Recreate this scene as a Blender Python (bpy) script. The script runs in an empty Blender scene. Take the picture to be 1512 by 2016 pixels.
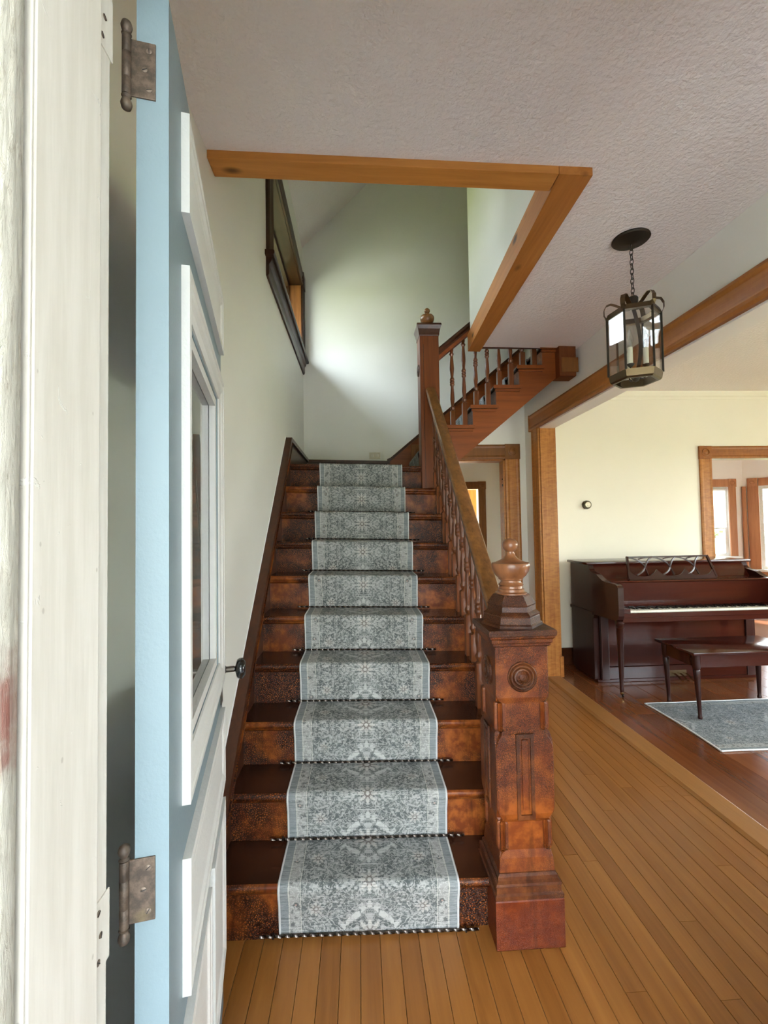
import bpy, bmesh, math, random
from mathutils import Vector, Matrix
random.seed(7)
PI = math.pi
SC = bpy.context.scene
COL = SC.collection

# ------------------------------------------------------------------ camera
FPX, HCAM = 900.0, 1.495
def cam_axes(yaw, pitch, roll):
    y, p, r = map(math.radians, (yaw, pitch, roll))
    Rz = Matrix(((math.cos(y), -math.sin(y), 0), (math.sin(y), math.cos(y), 0), (0, 0, 1)))
    B = Matrix(((1, 0, 0), (0, 0, -1), (0, 1, 0)))
    Rp = Matrix(((1, 0, 0), (0, math.cos(p), -math.sin(p)), (0, math.sin(p), math.cos(p))))
    Rr = Matrix(((math.cos(r), -math.sin(r), 0), (math.sin(r), math.cos(r), 0), (0, 0, 1)))
    return Rr @ Rp @ B @ Rz
_M = cam_axes(3.05, -1.93, -0.93)
cam = bpy.data.cameras.new('camera')
cam.sensor_fit = 'AUTO'; cam.sensor_width = 36.0
cam.lens = FPX / 2016.0 * 36.0
cam.clip_start = 0.02; cam.clip_end = 400
camo = bpy.data.objects.new('camera', cam); COL.objects.link(camo)
mw = Matrix.Identity(4)
for i in range(3):
    mw[i][0] = _M[0][i]; mw[i][1] = -_M[1][i]; mw[i][2] = -_M[2][i]
mw[0][3], mw[1][3], mw[2][3] = 0, 0, HCAM
camo.matrix_world = mw
SC.camera = camo

# ------------------------------------------------------------------ exposure, sky, sun
SC.view_settings.view_transform = 'Standard'
SC.view_settings.look = 'None'
SC.view_settings.gamma = 1.0
SC.view_settings.use_curve_mapping = False
SC.view_settings.exposure = 3.05
try:
    SC.cycles.adaptive_threshold = 0.07; SC.cycles.max_bounces = 8; SC.cycles.diffuse_bounces = 6; SC.cycles.glossy_bounces = 4
    SC.cycles.transparent_max_bounces = 12; SC.cycles.sample_clamp_indirect = 6.0
    SC.cycles.caustics_reflective = False; SC.cycles.caustics_refractive = False
except Exception:
    pass
W = bpy.data.worlds.new('sky'); SC.world = W; W.use_nodes = True
nt = W.node_tree; nt.nodes.clear()
wo = nt.nodes.new('ShaderNodeOutputWorld'); bg = nt.nodes.new('ShaderNodeBackground')
tc = nt.nodes.new('ShaderNodeTexCoord'); sx = nt.nodes.new('ShaderNodeSeparateXYZ')
ramp = nt.nodes.new('ShaderNodeValToRGB')
nt.links.new(tc.outputs['Generated'], sx.inputs[0]); nt.links.new(sx.outputs[2], ramp.inputs[0])
el = ramp.color_ramp.elements
el[0].position = 0.0; el[0].color = (0.90, 0.93, 0.93, 1)
el[1].position = 1.0; el[1].color = (0.55, 0.72, 1.0, 1)
e = el.new(0.30); e.color = (0.80, 0.89, 1.0, 1)
nt.links.new(ramp.outputs[0], bg.inputs[0]); bg.inputs[1].default_value = 3.4
nt.links.new(bg.outputs[0], wo.inputs[0])
sun = bpy.data.lights.new('sun', 'SUN'); sun.energy = 4.2; sun.angle = math.radians(1.2); sun.color = (1, 0.95, 0.86)
suno = bpy.data.objects.new('sun', sun); COL.objects.link(suno)
suno.rotation_euler = Vector((-0.62, -0.42, -0.85)).to_track_quat('-Z', 'Y').to_euler()

def portal(name, loc, d, w, h):
    l = bpy.data.lights.new(name, 'AREA'); l.shape = 'RECTANGLE'; l.size = w; l.size_y = h
    l.cycles.is_portal = True
    o = bpy.data.objects.new(name, l); COL.objects.link(o); o.location = loc
    o.rotation_euler = Vector(d).to_track_quat('-Z', 'Y').to_euler()
portal('daylight_front_door', (0.21, 0.50, 1.17), (0, 1, 0), 1.08, 2.3)
portal('daylight_hall_window', (1.25, 0.50, 1.75), (0, 1, 0), 0.7, 2.0)
portal('daylight_stair_window', (-0.76, 3.93, 3.66), (1, 0, 0), 0.78, 1.62)
portal('daylight_parlour_window_a', (3.15, 0.50, 1.5), (0, 1, 0), 1.1, 1.8)
portal('daylight_parlour_window_b', (4.75, 0.50, 1.5), (0, 1, 0), 1.1, 1.8)
portal('daylight_parlour_side_window', (6.56, 2.6, 1.45), (-1, 0, 0), 1.7, 2.0)
portal('daylight_bay_window', (6.9, 6.15, 1.5), (-0.707, -0.707, 0), 1.9, 1.5)

# ------------------------------------------------------------------ node helper
class Ex:
    def __init__(s, g, k): s.g = g; s.k = k
    def _b(s, op, o, r=False):
        return s.g.m(op, o, s) if r else s.g.m(op, s, o)
    def __add__(s, o): return s._b('ADD', o)
    def __radd__(s, o): return s._b('ADD', o)
    def __sub__(s, o): return s._b('SUBTRACT', o)
    def __rsub__(s, o): return s._b('SUBTRACT', o, True)
    def __mul__(s, o): return s._b('MULTIPLY', o)
    def __rmul__(s, o): return s._b('MULTIPLY', o)
    def __truediv__(s, o): return s._b('DIVIDE', o)
class G:
    def __init__(s, name):
        s.mat = bpy.data.materials.new(name); s.mat.use_nodes = True
        s.nt = s.mat.node_tree; s.nt.nodes.clear()
        s.out = s.nt.nodes.new('ShaderNodeOutputMaterial')
    def put(s, sock, v):
        if isinstance(v, Ex): s.nt.links.new(v.k, sock)
        elif isinstance(v, (tuple, list)) and len(v) == 3 and sock.type == 'RGBA': sock.default_value = (*v, 1)
        else: sock.default_value = v
    def n(s, typ, out=0, props=None, **kw):
        nd = s.nt.nodes.new(typ)
        for a, b in (props or {}).items(): setattr(nd, a, b)
        for a, b in kw.items():
            key = a.replace('_', ' ')
            s.put(nd.inputs[key], b)
        return Ex(s, nd.outputs[out])
    def m(s, op, a, b=None, c=None, clamp=False):
        nd = s.nt.nodes.new('ShaderNodeMath'); nd.operation = op; nd.use_clamp = clamp
        for i, v in enumerate((a, b, c)):
            if v is not None: s.put(nd.inputs[i], v)
        return Ex(s, nd.outputs[0])
    def co(s, kind='Object'):
        return s.n('ShaderNodeTexCoord', kind)
    def scale(s, v, sc, off=(0, 0, 0), rot=(0, 0, 0)):
        nd = s.nt.nodes.new('ShaderNodeMapping')
        s.put(nd.inputs[0], v); nd.inputs['Scale'].default_value = sc
        nd.inputs['Rotation'].default_value = rot
        if isinstance(off, Ex): s.put(nd.inputs['Location'], off)
        else: nd.inputs['Location'].default_value = off
        return Ex(s, nd.outputs[0])
    def sep(s, v):
        nd = s.nt.nodes.new('ShaderNodeSeparateXYZ'); s.put(nd.inputs[0], v)
        return [Ex(s, nd.outputs[i]) for i in range(3)]
    def comb(s, x, y, z):
        nd = s.nt.nodes.new('ShaderNodeCombineXYZ')
        for i, v in enumerate((x, y, z)): s.put(nd.inputs[i], v)
        return Ex(s, nd.outputs[0])
    def noise(s, v, sc, det=3.0, rough=0.55, dist=0.0):
        return s.n('ShaderNodeTexNoise', 0, Vector=v, Scale=sc, Detail=det, Roughness=rough, Distortion=dist)
    def voro(s, v, sc, feat='F1', rnd=1.0):
        return s.n('ShaderNodeTexVoronoi', 0, {'feature': feat}, Vector=v, Scale=sc, Randomness=rnd)
    def ss(s, x, a, b):            # smoothstep a..b -> 0..1
        nd = s.nt.nodes.new('ShaderNodeMapRange'); nd.interpolation_type = 'SMOOTHSTEP'
        s.put(nd.inputs[0], x); nd.inputs[1].default_value = a; nd.inputs[2].default_value = b
        return Ex(s, nd.outputs[0])
    def mix(s, f, a, b):
        nd = s.nt.nodes.new('ShaderNodeMix'); nd.data_type = 'RGBA'
        s.put(nd.inputs[0], f); s.put(nd.inputs[6], a); s.put(nd.inputs[7], b)
        return Ex(s, nd.outputs[2])
    def ramp(s, f, *stops):
        nd = s.nt.nodes.new('ShaderNodeValToRGB'); s.put(nd.inputs[0], f)
        el = nd.color_ramp.elements
        for i, (p, c) in enumerate(stops):
            q = el[i] if i < 2 else el.new(p)
            q.position = p; q.color = (*c, 1)
        return Ex(s, nd.outputs[0])
    def rnd(s): return s.n('ShaderNodeObjectInfo', 'Random')
    def bump(s, h, st=0.3, d=0.01):
        return s.n('ShaderNodeBump', 0, Height=h, Strength=st, Distance=d)
    def bsdf(s, col, rough=0.5, nrm=None, metal=0.0, coat=0.0, spec=0.5, **kw):
        nd = s.nt.nodes.new('ShaderNodeBsdfPrincipled')
        s.put(nd.inputs['Base Color'], col); s.put(nd.inputs['Roughness'], rough)
        s.put(nd.inputs['Metallic'], metal); s.put(nd.inputs['Coat Weight'], coat)
        nd.inputs['Coat Roughness'].default_value = 0.15
        s.put(nd.inputs['Specular IOR Level'], spec)
        if nrm is not None: s.put(nd.inputs['Normal'], nrm)
        for a, b in kw.items(): s.put(nd.inputs[a.replace('_', ' ')], b)
        s.nt.links.new(nd.outputs[0], s.out.inputs[0]); return s.mat

MT = {}
def paint(name, col, rough=0.5, bump=0.15, bsc=60, var=0.04, spec=0.4):
    g = G(name); v = g.co()
    n1 = g.noise(v, 2.2, 3); n2 = g.noise(v, bsc, 2)
    c2 = tuple(x * (1 - 2.5 * var) for x in col)
    MT[name] = g.bsdf(g.mix(n1, c2, tuple(min(1, x * (1 + var)) for x in col)), rough, g.bump(n2, bump, 0.004 if bump < 0.5 else 0.014), spec=spec)
def wood(name, dark, light, axis, grain=38, rough=0.35, coat=0.0, curl=0.0, knots=False, var=0.0, bump=0.1, spec=0.3):
    dark, light = [(c[0], c[1] * 0.93, c[2] * 0.78) for c in (dark, light)]
    g = G(name); v = g.co()
    if var:
        r = g.rnd(); v = g.n('ShaderNodeVectorMath', 0, {'operation': 'ADD'}, Vector=v)
        nd = v.k.node; g.put(nd.inputs[1], g.comb(r * 37.0, r * 53.0, r * 11.0))
    sc = [1.0, 1.0, 1.0]; sc[axis] = 0.06
    vs = g.scale(v, sc)
    n1 = g.noise(vs, grain, 5, 0.65, 0.6); n2 = g.noise(vs, grain * 0.22, 3, 0.5, 1.5)
    f = g.m('ADD', n1 * 0.55, n2 * 0.45)
    if curl:
        sq = [14.0, 14.0, 14.0]; sq[axis] = 46.0
        f = f + (g.noise(g.scale(v, sq), 1.0, 2, 0.5, 0.8) - 0.5) * curl
    if var: f = f + (g.rnd() - 0.5) * var
    col = g.ramp(f, (0.30, dark), (0.72, light), (0.5, tuple((a + b) / 2 for a, b in zip(dark, light))))
    if knots:
        sk = [7.0, 7.0, 7.0]; sk[axis] = 3.4
        d = g.voro(g.scale(v, sk), 1.0)
        col = g.mix(g.ss(d, 0.20, 0.06), col, tuple(x * 0.25 for x in dark))
    MT[name] = g.bsdf(col, rough, g.bump(f, bump, 0.003), coat=coat, spec=spec)
def crackle(name, deep, mid, bright, rough=0.34, sc=150, amt=0.9, thr=(0.36, 0.58)):
    deep, mid, bright = [(c[0], c[1] * 0.90, c[2] * 0.75) for c in (deep, mid, bright)]
    g = G(name); v = g.co()
    d = g.voro(g.scale(v, (1, 1, 1.25)), sc, 'DISTANCE_TO_EDGE')
    big = g.noise(v, 3.2, 3, 0.6); med = g.noise(v, 24, 4, 0.6)
    crack = g.m('MULTIPLY', g.ss(d, 0.30, 0.10), g.ss(big, *thr)) * amt
    base = g.mix(g.ss(med, 0.35, 0.68), mid, bright)
    base = g.mix(g.ss(g.noise(g.scale(v, (1, 1, 0.1)), 30, 4), 0.52, 0.75) * 0.55, base, deep)
    spk = g.voro(v, 46); spm = g.m('MULTIPLY', g.ss(spk, 0.10, 0.04), g.ss(g.noise(v, 9, 2), 0.6, 0.66))
    col = g.mix(spm * 0.7, g.mix(crack, base, deep), (0.42, 0.30, 0.2))
    h = g.m('ADD', g.ss(d, 0.0, 0.25) * g.ss(big, *thr), med * 0.4)
    MT[name] = g.bsdf(col, rough, g.bump(h, 0.5, 0.0015), coat=0.04, spec=0.22)
def plain(name, col, rough=0.5, metal=0.0, coat=0.0, spec=0.5):
    g = G(name); v = g.co(); n1 = g.noise(v, 35, 3)
    MT[name] = g.bsdf(g.mix(n1, tuple(x * 0.86 for x in col), tuple(min(1, x * 1.1) for x in col)), rough, None, metal, coat, spec)
def glass(name, tint=(0.95, 0.97, 0.96), ior=1.45, ro=0.0):
    g = G(name)
    tr = g.n('ShaderNodeBsdfTransparent', 0, Color=tint); gl = g.n('ShaderNodeBsdfGlossy', 0, Color=(1, 1, 1), Roughness=ro)
    fc = g.n('ShaderNodeLayerWeight', 'Facing', Blend=0.5)
    f0 = ((ior - 1) / (ior + 1)) ** 2
    fr = g.m('POWER', fc, 5.0) * (1 - f0) + f0
    nd = g.nt.nodes.new('ShaderNodeMixShader')
    g.put(nd.inputs[0], g.m('MULTIPLY', fr, 1.25, clamp=True)); g.nt.links.new(tr.k, nd.inputs[1]); g.nt.links.new(gl.k, nd.inputs[2])
    g.nt.links.new(nd.outputs[0], g.out.inputs[0]); MT[name] = g.mat

paint('wall', (0.80, 0.785, 0.72), 0.42, 0.10, 45, 0.02)
paint('parlour_wall', (0.82, 0.755, 0.61), 0.5, 0.08, 45, 0.02)
paint('bay_wall', (0.87, 0.80, 0.765), 0.5, 0.08, 45, 0.02)
paint('ceiling', (0.87, 0.80, 0.775), 0.8, 0.5, 55, 0.015)
paint('white_trim', (0.84, 0.84, 0.82), 0.4, 0.2, 80, 0.03)
paint('door_blue', (0.180, 0.240, 0.268), 0.42, 0.10, 160, 0.03)
paint('moulding_white', (0.66, 0.65, 0.62), 0.45, 0.25, 90, 0.03)
wood('pine', (0.42, 0.165, 0.038), (0.68, 0.32, 0.088), 0, 30, 0.45, knots=True)
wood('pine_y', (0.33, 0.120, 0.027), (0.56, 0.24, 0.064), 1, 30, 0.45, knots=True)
wood('casing_z', (0.27, 0.095, 0.020), (0.50, 0.225, 0.060), 2, 40, 0.38, curl=0.55)
wood('casing_y', (0.23, 0.080, 0.018), (0.43, 0.175, 0.045), 1, 40, 0.38, curl=0.2)
wood('casing_x', (0.20, 0.066, 0.015), (0.38, 0.145, 0.036), 0, 40, 0.38, curl=0.4)
wood('casing_dark', (0.13, 0.05, 0.016), (0.27, 0.115, 0.036), 2, 40, 0.38)
wood('bay_casing', (0.36, 0.15, 0.08), (0.58, 0.28, 0.16), 2, 40, 0.4)
wood('floor_oak', (0.20, 0.075, 0.018), (0.345, 0.150, 0.041), 1, 26, 0.30, coat=0.15, var=0.20, bump=0.04)
wood('threshold', (0.26, 0.115, 0.036), (0.38, 0.185, 0.064), 1, 34, 0.33, bump=0.04)
wood('floor_red', (0.11, 0.032, 0.012), (0.24, 0.083, 0.03), 1, 20, 0.20, coat=0.35, var=0.25, bump=0.05)
wood('rail', (0.085, 0.034, 0.012), (0.27, 0.125, 0.042), 1, 55, 0.30, coat=0.2)
wood('dark_wood', (0.028, 0.009, 0.005), (0.085, 0.028, 0.012), 1, 40, 0.30, coat=0.2)
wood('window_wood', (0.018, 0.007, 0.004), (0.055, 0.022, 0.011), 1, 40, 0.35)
wood('window_wood_lit', (0.14, 0.05, 0.018), (0.32, 0.14, 0.05), 2, 40, 0.35)  # lighter copy of window_wood, daylight on the reveal put into the colour
wood('tread', (0.018, 0.007, 0.004), (0.060, 0.021, 0.010), 0, 30, 0.26, coat=0.3, bump=0.12)
wood('baluster', (0.075, 0.022, 0.009), (0.20, 0.066, 0.024), 2, 46, 0.28, coat=0.3)
wood('stringer', (0.14, 0.034, 0.008), (0.28, 0.080, 0.019), 0, 30, 0.38)
wood('newel_dark', (0.085, 0.023, 0.007), (0.20, 0.058, 0.017), 2, 40, 0.38)
crackle('crackle', (0.020, 0.004, 0.002), (0.150, 0.034, 0.007), (0.26, 0.075, 0.014), rough=0.42, sc=200, thr=(0.34, 0.60), amt=0.85)
crackle('riser', (0.014, 0.004, 0.002), (0.125, 0.029, 0.008), (0.26, 0.082, 0.018), sc=115, rough=0.34, thr=(0.34, 0.54), amt=1.0)
crackle('newel_red', (0.03, 0.006, 0.003), (0.10, 0.018, 0.006), (0.17, 0.036, 0.009), amt=0.3, sc=200)
crackle('cap_dark', (0.018, 0.006, 0.003), (0.075, 0.022, 0.010), (0.15, 0.052, 0.018), amt=0.8, sc=180)
wood('mahogany', (0.030, 0.006, 0.0045), (0.062, 0.012, 0.007), 0, 14, 0.15, coat=0.12, bump=0.01)
wood('mahogany_z', (0.020, 0.005, 0.004), (0.042, 0.010, 0.007), 2, 14, 0.28, coat=0.2, bump=0.01)
wood('cabinet_orange', (0.42, 0.15, 0.03), (0.65, 0.28, 0.07), 2, 20, 0.4)
wood('bark', (0.05, 0.035, 0.02), (0.14, 0.1, 0.07), 2, 20, 0.9, bump=0.8)
plain('iron_rust', (0.115, 0.082, 0.062), 0.55, 0.35)
plain('iron_dark', (0.035, 0.026, 0.022), 0.3, 0.85)
plain('rod_iron', (0.10, 0.082, 0.07), 0.26, 1.0)
plain('screw', (0.17, 0.13, 0.10), 0.45, 0.6)
plain('slot', (0.012, 0.010, 0.009), 0.7)
plain('porcelain_black', (0.010, 0.010, 0.010), 0.10, 0, 0.5)
plain('knob_shank', (0.10, 0.085, 0.07), 0.4, 0.8)
plain('brass_antique', (0.115, 0.078, 0.042), 0.35, 0.9)
plain('bronze_dark', (0.045, 0.038, 0.028), 0.45, 0.7)
plain('brass', (0.5, 0.36, 0.15), 0.25, 1.0)
plain('candle', (0.70, 0.66, 0.52), 0.6)
plain('ivory', (0.78, 0.73, 0.60), 0.25, 0, 0.3)
plain('ebony', (0.010, 0.009, 0.009), 0.25)
plain('almond', (0.62, 0.56, 0.40), 0.4)
plain('bronze_ring', (0.06, 0.045, 0.02), 0.35, 0.6)
plain('thermo_face', (0.74, 0.67, 0.50), 0.35, 0.2)
plain('binding', (0.50, 0.495, 0.48), 0.9)
plain('blind', (0.86, 0.86, 0.88), 0.8)
def blind_cloth():
    g = G('blind_cloth')
    a = g.n('ShaderNodeBsdfTranslucent', 0, Color=(0.85, 0.86, 0.90)); b = g.n('ShaderNodeBsdfDiffuse', 0, Color=(0.85, 0.85, 0.87))
    nd = g.nt.nodes.new('ShaderNodeMixShader'); nd.inputs[0].default_value = 0.45
    g.nt.links.new(a.k, nd.inputs[1]); g.nt.links.new(b.k, nd.inputs[2]); g.nt.links.new(nd.outputs[0], g.out.inputs[0]); MT['blind_cloth'] = g.mat
blind_cloth()
plain('lead', (0.16, 0.16, 0.16), 0.5, 0.5)
plain('window_paint', (0.80, 0.79, 0.76), 0.4)
plain('leaf', (0.10, 0.165, 0.05), 0.6)
plain('leaf_light', (0.16, 0.26, 0.05), 0.6)
glass('glass'); glass('lantern_glass', (0.96, 0.96, 0.95), 1.5); glass('bulb_glass', (0.96, 0.96, 0.96), 1.5)
glass('door_glass', (0.75, 0.78, 0.76), 1.6)
def jamb_mats():
    g = G('jamb_paint'); v = g.co()
    st = g.noise(g.scale(v, (30, 30, 2.2)), 2.0, 4, 0.6)
    chip = g.m('MULTIPLY', g.ss(g.noise(v, 26, 4, 0.7, 1.0), 0.66, 0.70), g.ss(g.noise(v, 5, 2), 0.45, 0.6))
    col = g.mix(g.ss(st, 0.3, 0.7), (0.57, 0.53, 0.465), (0.64, 0.60, 0.54))
    col = g.mix(chip * 0.5, col, (0.70, 0.69, 0.65))
    dk = g.ss(g.voro(g.scale(v, (26, 26, 15)), 1.0), 0.060, 0.035)
    col = g.mix(dk * 0.6, col, (0.34, 0.30, 0.25))
    MT['jamb_paint'] = g.bsdf(col, 0.45, g.bump(g.m('ADD', st * 0.5, chip * 1.2), 0.35, 0.003))
    g = G('weathered_paint'); v = g.co(); x, y, z = g.sep(v)
    st = g.noise(g.scale(v, (60, 60, 9)), 2.4, 6, 0.75, 1.2)
    col = g.ramp(st, (0.28, (0.30, 0.25, 0.19)), (0.72, (0.62, 0.585, 0.51)), (0.46, (0.52, 0.485, 0.41)))
    zz = g.m('ABSOLUTE', (z - 1.325) / 0.075)
    rust = g.ss(g.m('ADD', zz, (g.noise(v, 40, 4) - 0.5) * 1.4), 1.0, 0.15)
    streak = g.ss(g.noise(g.scale(v, (120, 120, 3)), 1.0, 3), 0.40, 0.62)
    MT['weathered_paint'] = g.bsdf(g.mix(g.m('MULTIPLY', rust, g.m('ADD', streak * 0.35, 0.55)), col, (0.22, 0.05, 0.030)), 0.75, g.bump(st, 0.9, 0.006))
jamb_mats()
def iron():
    g = G('hinge_iron'); v = g.co()
    n1 = g.noise(v, 60, 5, 0.7); n2 = g.noise(v, 18, 3)
    col = g.mix(g.ss(n1, 0.35, 0.7), (0.060, 0.043, 0.032), (0.15, 0.105, 0.075))
    col = g.mix(g.ss(n2, 0.55, 0.75) * 0.5, col, (0.17, 0.13, 0.06))
    MT['hinge_iron'] = g.bsdf(col, 0.5, g.bump(n1, 0.25, 0.001), 0.4)
iron()
def gravel():
    g = G('gravel'); v = g.co()
    MT['gravel'] = g.bsdf(g.mix(g.noise(v, 9, 4), (0.44, 0.40, 0.345), (0.60, 0.555, 0.49)), 0.95, g.bump(g.voro(v, 40), 0.5, 0.02))
gravel()
def grass():
    g = G('grass'); v = g.co()
    MT['grass'] = g.bsdf(g.mix(g.noise(v, 0.4, 4), (0.125, 0.145, 0.05), (0.20, 0.21, 0.08)), 0.9)
grass()
paint('porch_wall', (0.55, 0.55, 0.53), 0.6)
paint('porch_grey', (0.36, 0.36, 0.36), 0.6)
def carpet(name, half, P, field_d, field_l):
    """u = across (m, centred), v = along (m), both from the UV map"""
    g = G(name); uv = g.co('UV'); u, v, _ = g.sep(uv)
    au = g.m('ABSOLUTE', u)
    vm = g.m('PINGPONG', v, P / 2)                       # mirrored repeat
    q3 = g.comb(au, v, 0.0)
    wob = g.noise(q3, 60, 2)                             # hand-knotted edges
    wa = au + (wob - 0.5) * 0.006; wv = vm + (g.noise(g.comb(v, au, 0.0), 60, 2) - 0.5) * 0.006
    q = g.comb(wa, wv, 0.0)
    n1 = g.noise(q, 26, 2, 0.5, 1.2); n2 = g.noise(q, 52, 2, 0.55, 0.8)
    vine = g.ss(g.m('ABSOLUTE', n1 - 0.5), 0.045, 0.015)
    vine2 = g.ss(g.m('ABSOLUTE', n2 - 0.52), 0.055, 0.02)
    blos = g.ss(g.voro(q, 42), 0.34, 0.20)
    def ros(cv, cu, R, k):
        du = wa - cu; dv = wv - cv
        r = g.m('SQRT', du * du + dv * dv); th = g.m('ARCTAN2', du, dv)
        pet = g.m('COSINE', th * float(k))
        body = g.ss(r - pet * (R * 0.24), R * 0.86, R * 0.70)
        gap = g.ss(pet, -0.35, -0.75) * g.ss(r, R * 0.25, R * 0.35)
        core = g.ss(g.m('ABSOLUTE', r - R * 0.28), R * 0.11, R * 0.05)
        return body, g.m('MULTIPLY', body, g.m('MAXIMUM', gap, core))
    rr = [ros(0.0, 0.0, 0.056, 10), ros(P / 2, 0.0, 0.040, 8), ros(P * 0.24, half * 0.60, 0.028, 8)]
    rosb = rr[0][0]; rosd = rr[0][1]
    for b, d in rr[1:]: rosb = g.m('MAXIMUM', rosb, b); rosd = g.m('MAXIMUM', rosd, d)
    dia = g.m('ABSOLUTE', wa * 0.95 + wv - 0.125)        # scalloped outline of the medallion
    dia = g.ss(g.m('ADD', dia, (n2 - 0.5) * 0.09), 0.013, 0.005)
    motif = g.m('MAXIMUM', g.m('MAXIMUM', vine * 0.75, vine2 * 0.55), g.m('MAXIMUM', blos * 0.7, dia))
    fld = g.mix(g.ss(g.noise(q3, 9, 4, 0.6), 0.35, 0.68), field_d, tuple(x * 1.7 for x in field_d))
    col = g.mix(motif * 0.8, fld, field_l)
    beige = g.mix(g.noise(q3, 12, 2), (0.46, 0.41, 0.36), (0.44, 0.43, 0.40))
    wear = g.ss(g.noise(q3, 8, 3), 0.18, 0.48)
    col = g.mix(rosb * 0.7 * wear, col, beige); col = g.mix(rosd * 0.9 * wear, col, (0.11, 0.09, 0.08))
    fb = g.m('MULTIPLY', g.ss(au, half - 0.074, half - 0.071), g.ss(au, half - 0.034, half - 0.037))
    bn = g.voro(q3, 34, 'F1', 0.8)
    bcol = g.mix(g.ss(bn, 0.50, 0.30), (0.27, 0.268, 0.25), (0.10, 0.105, 0.10))
    bcol = g.mix(g.ss(bn, 0.20, 0.10), bcol, (0.36, 0.25, 0.21))
    bcol = g.mix(vine2 * 0.6, bcol, (0.46, 0.45, 0.42))
    col = g.mix(fb, col, bcol)
    ln = g.m('MAXIMUM', g.ss(g.m('ABSOLUTE', au - (half - 0.034)), 0.0030, 0.0012), g.ss(g.m('ABSOLUTE', au - (half - 0.076)), 0.0022, 0.0010))
    col = g.mix(ln * 0.8, col, (0.50, 0.475, 0.42))
    ob = g.ss(au, half - 0.032, half - 0.030)
    col = g.mix(ob, col, g.mix(g.noise(g.scale(q3, (10, 120, 1)), 1.0, 2), (0.125, 0.145, 0.148), (0.26, 0.275, 0.275)))
    st = g.noise(g.scale(q3, (11, 210, 1)), 1.0, 6, 0.75); st2 = g.noise(g.scale(q3, (34, 300, 1)), 1.0, 3, 0.7); pat = g.noise(q3, 6.5, 5, 0.65)
    fine = g.noise(q3, 260, 2)
    fade = g.m('MULTIPLY', g.ss(st, 0.47, 0.62), g.ss(pat, 0.38, 0.62))
    col = g.mix(fade * 0.50, col, (0.42, 0.42, 0.405))
    dk = g.m('MULTIPLY', g.ss(st, 0.48, 0.36), 0.75); col = g.mix(dk, col, (0.075, 0.088, 0.09))
    col = g.mix(g.ss(st2, 0.56, 0.70) * 0.75, col, (0.075, 0.082, 0.080)); col = g.mix(g.ss(st2, 0.40, 0.30) * 0.5, col, (0.50, 0.50, 0.48))
    MT[name] = g.bsdf(col, 0.92, g.bump(g.m('ADD', fine, motif * 0.5), 0.3, 0.002), spec=0.15)
carpet('runner', 0.326, 0.43, (0.070, 0.078, 0.074), (0.46, 0.45, 0.425))
carpet('rug', 0.40, 0.80, (0.085, 0.095, 0.10), (0.42, 0.42, 0.41))

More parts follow.
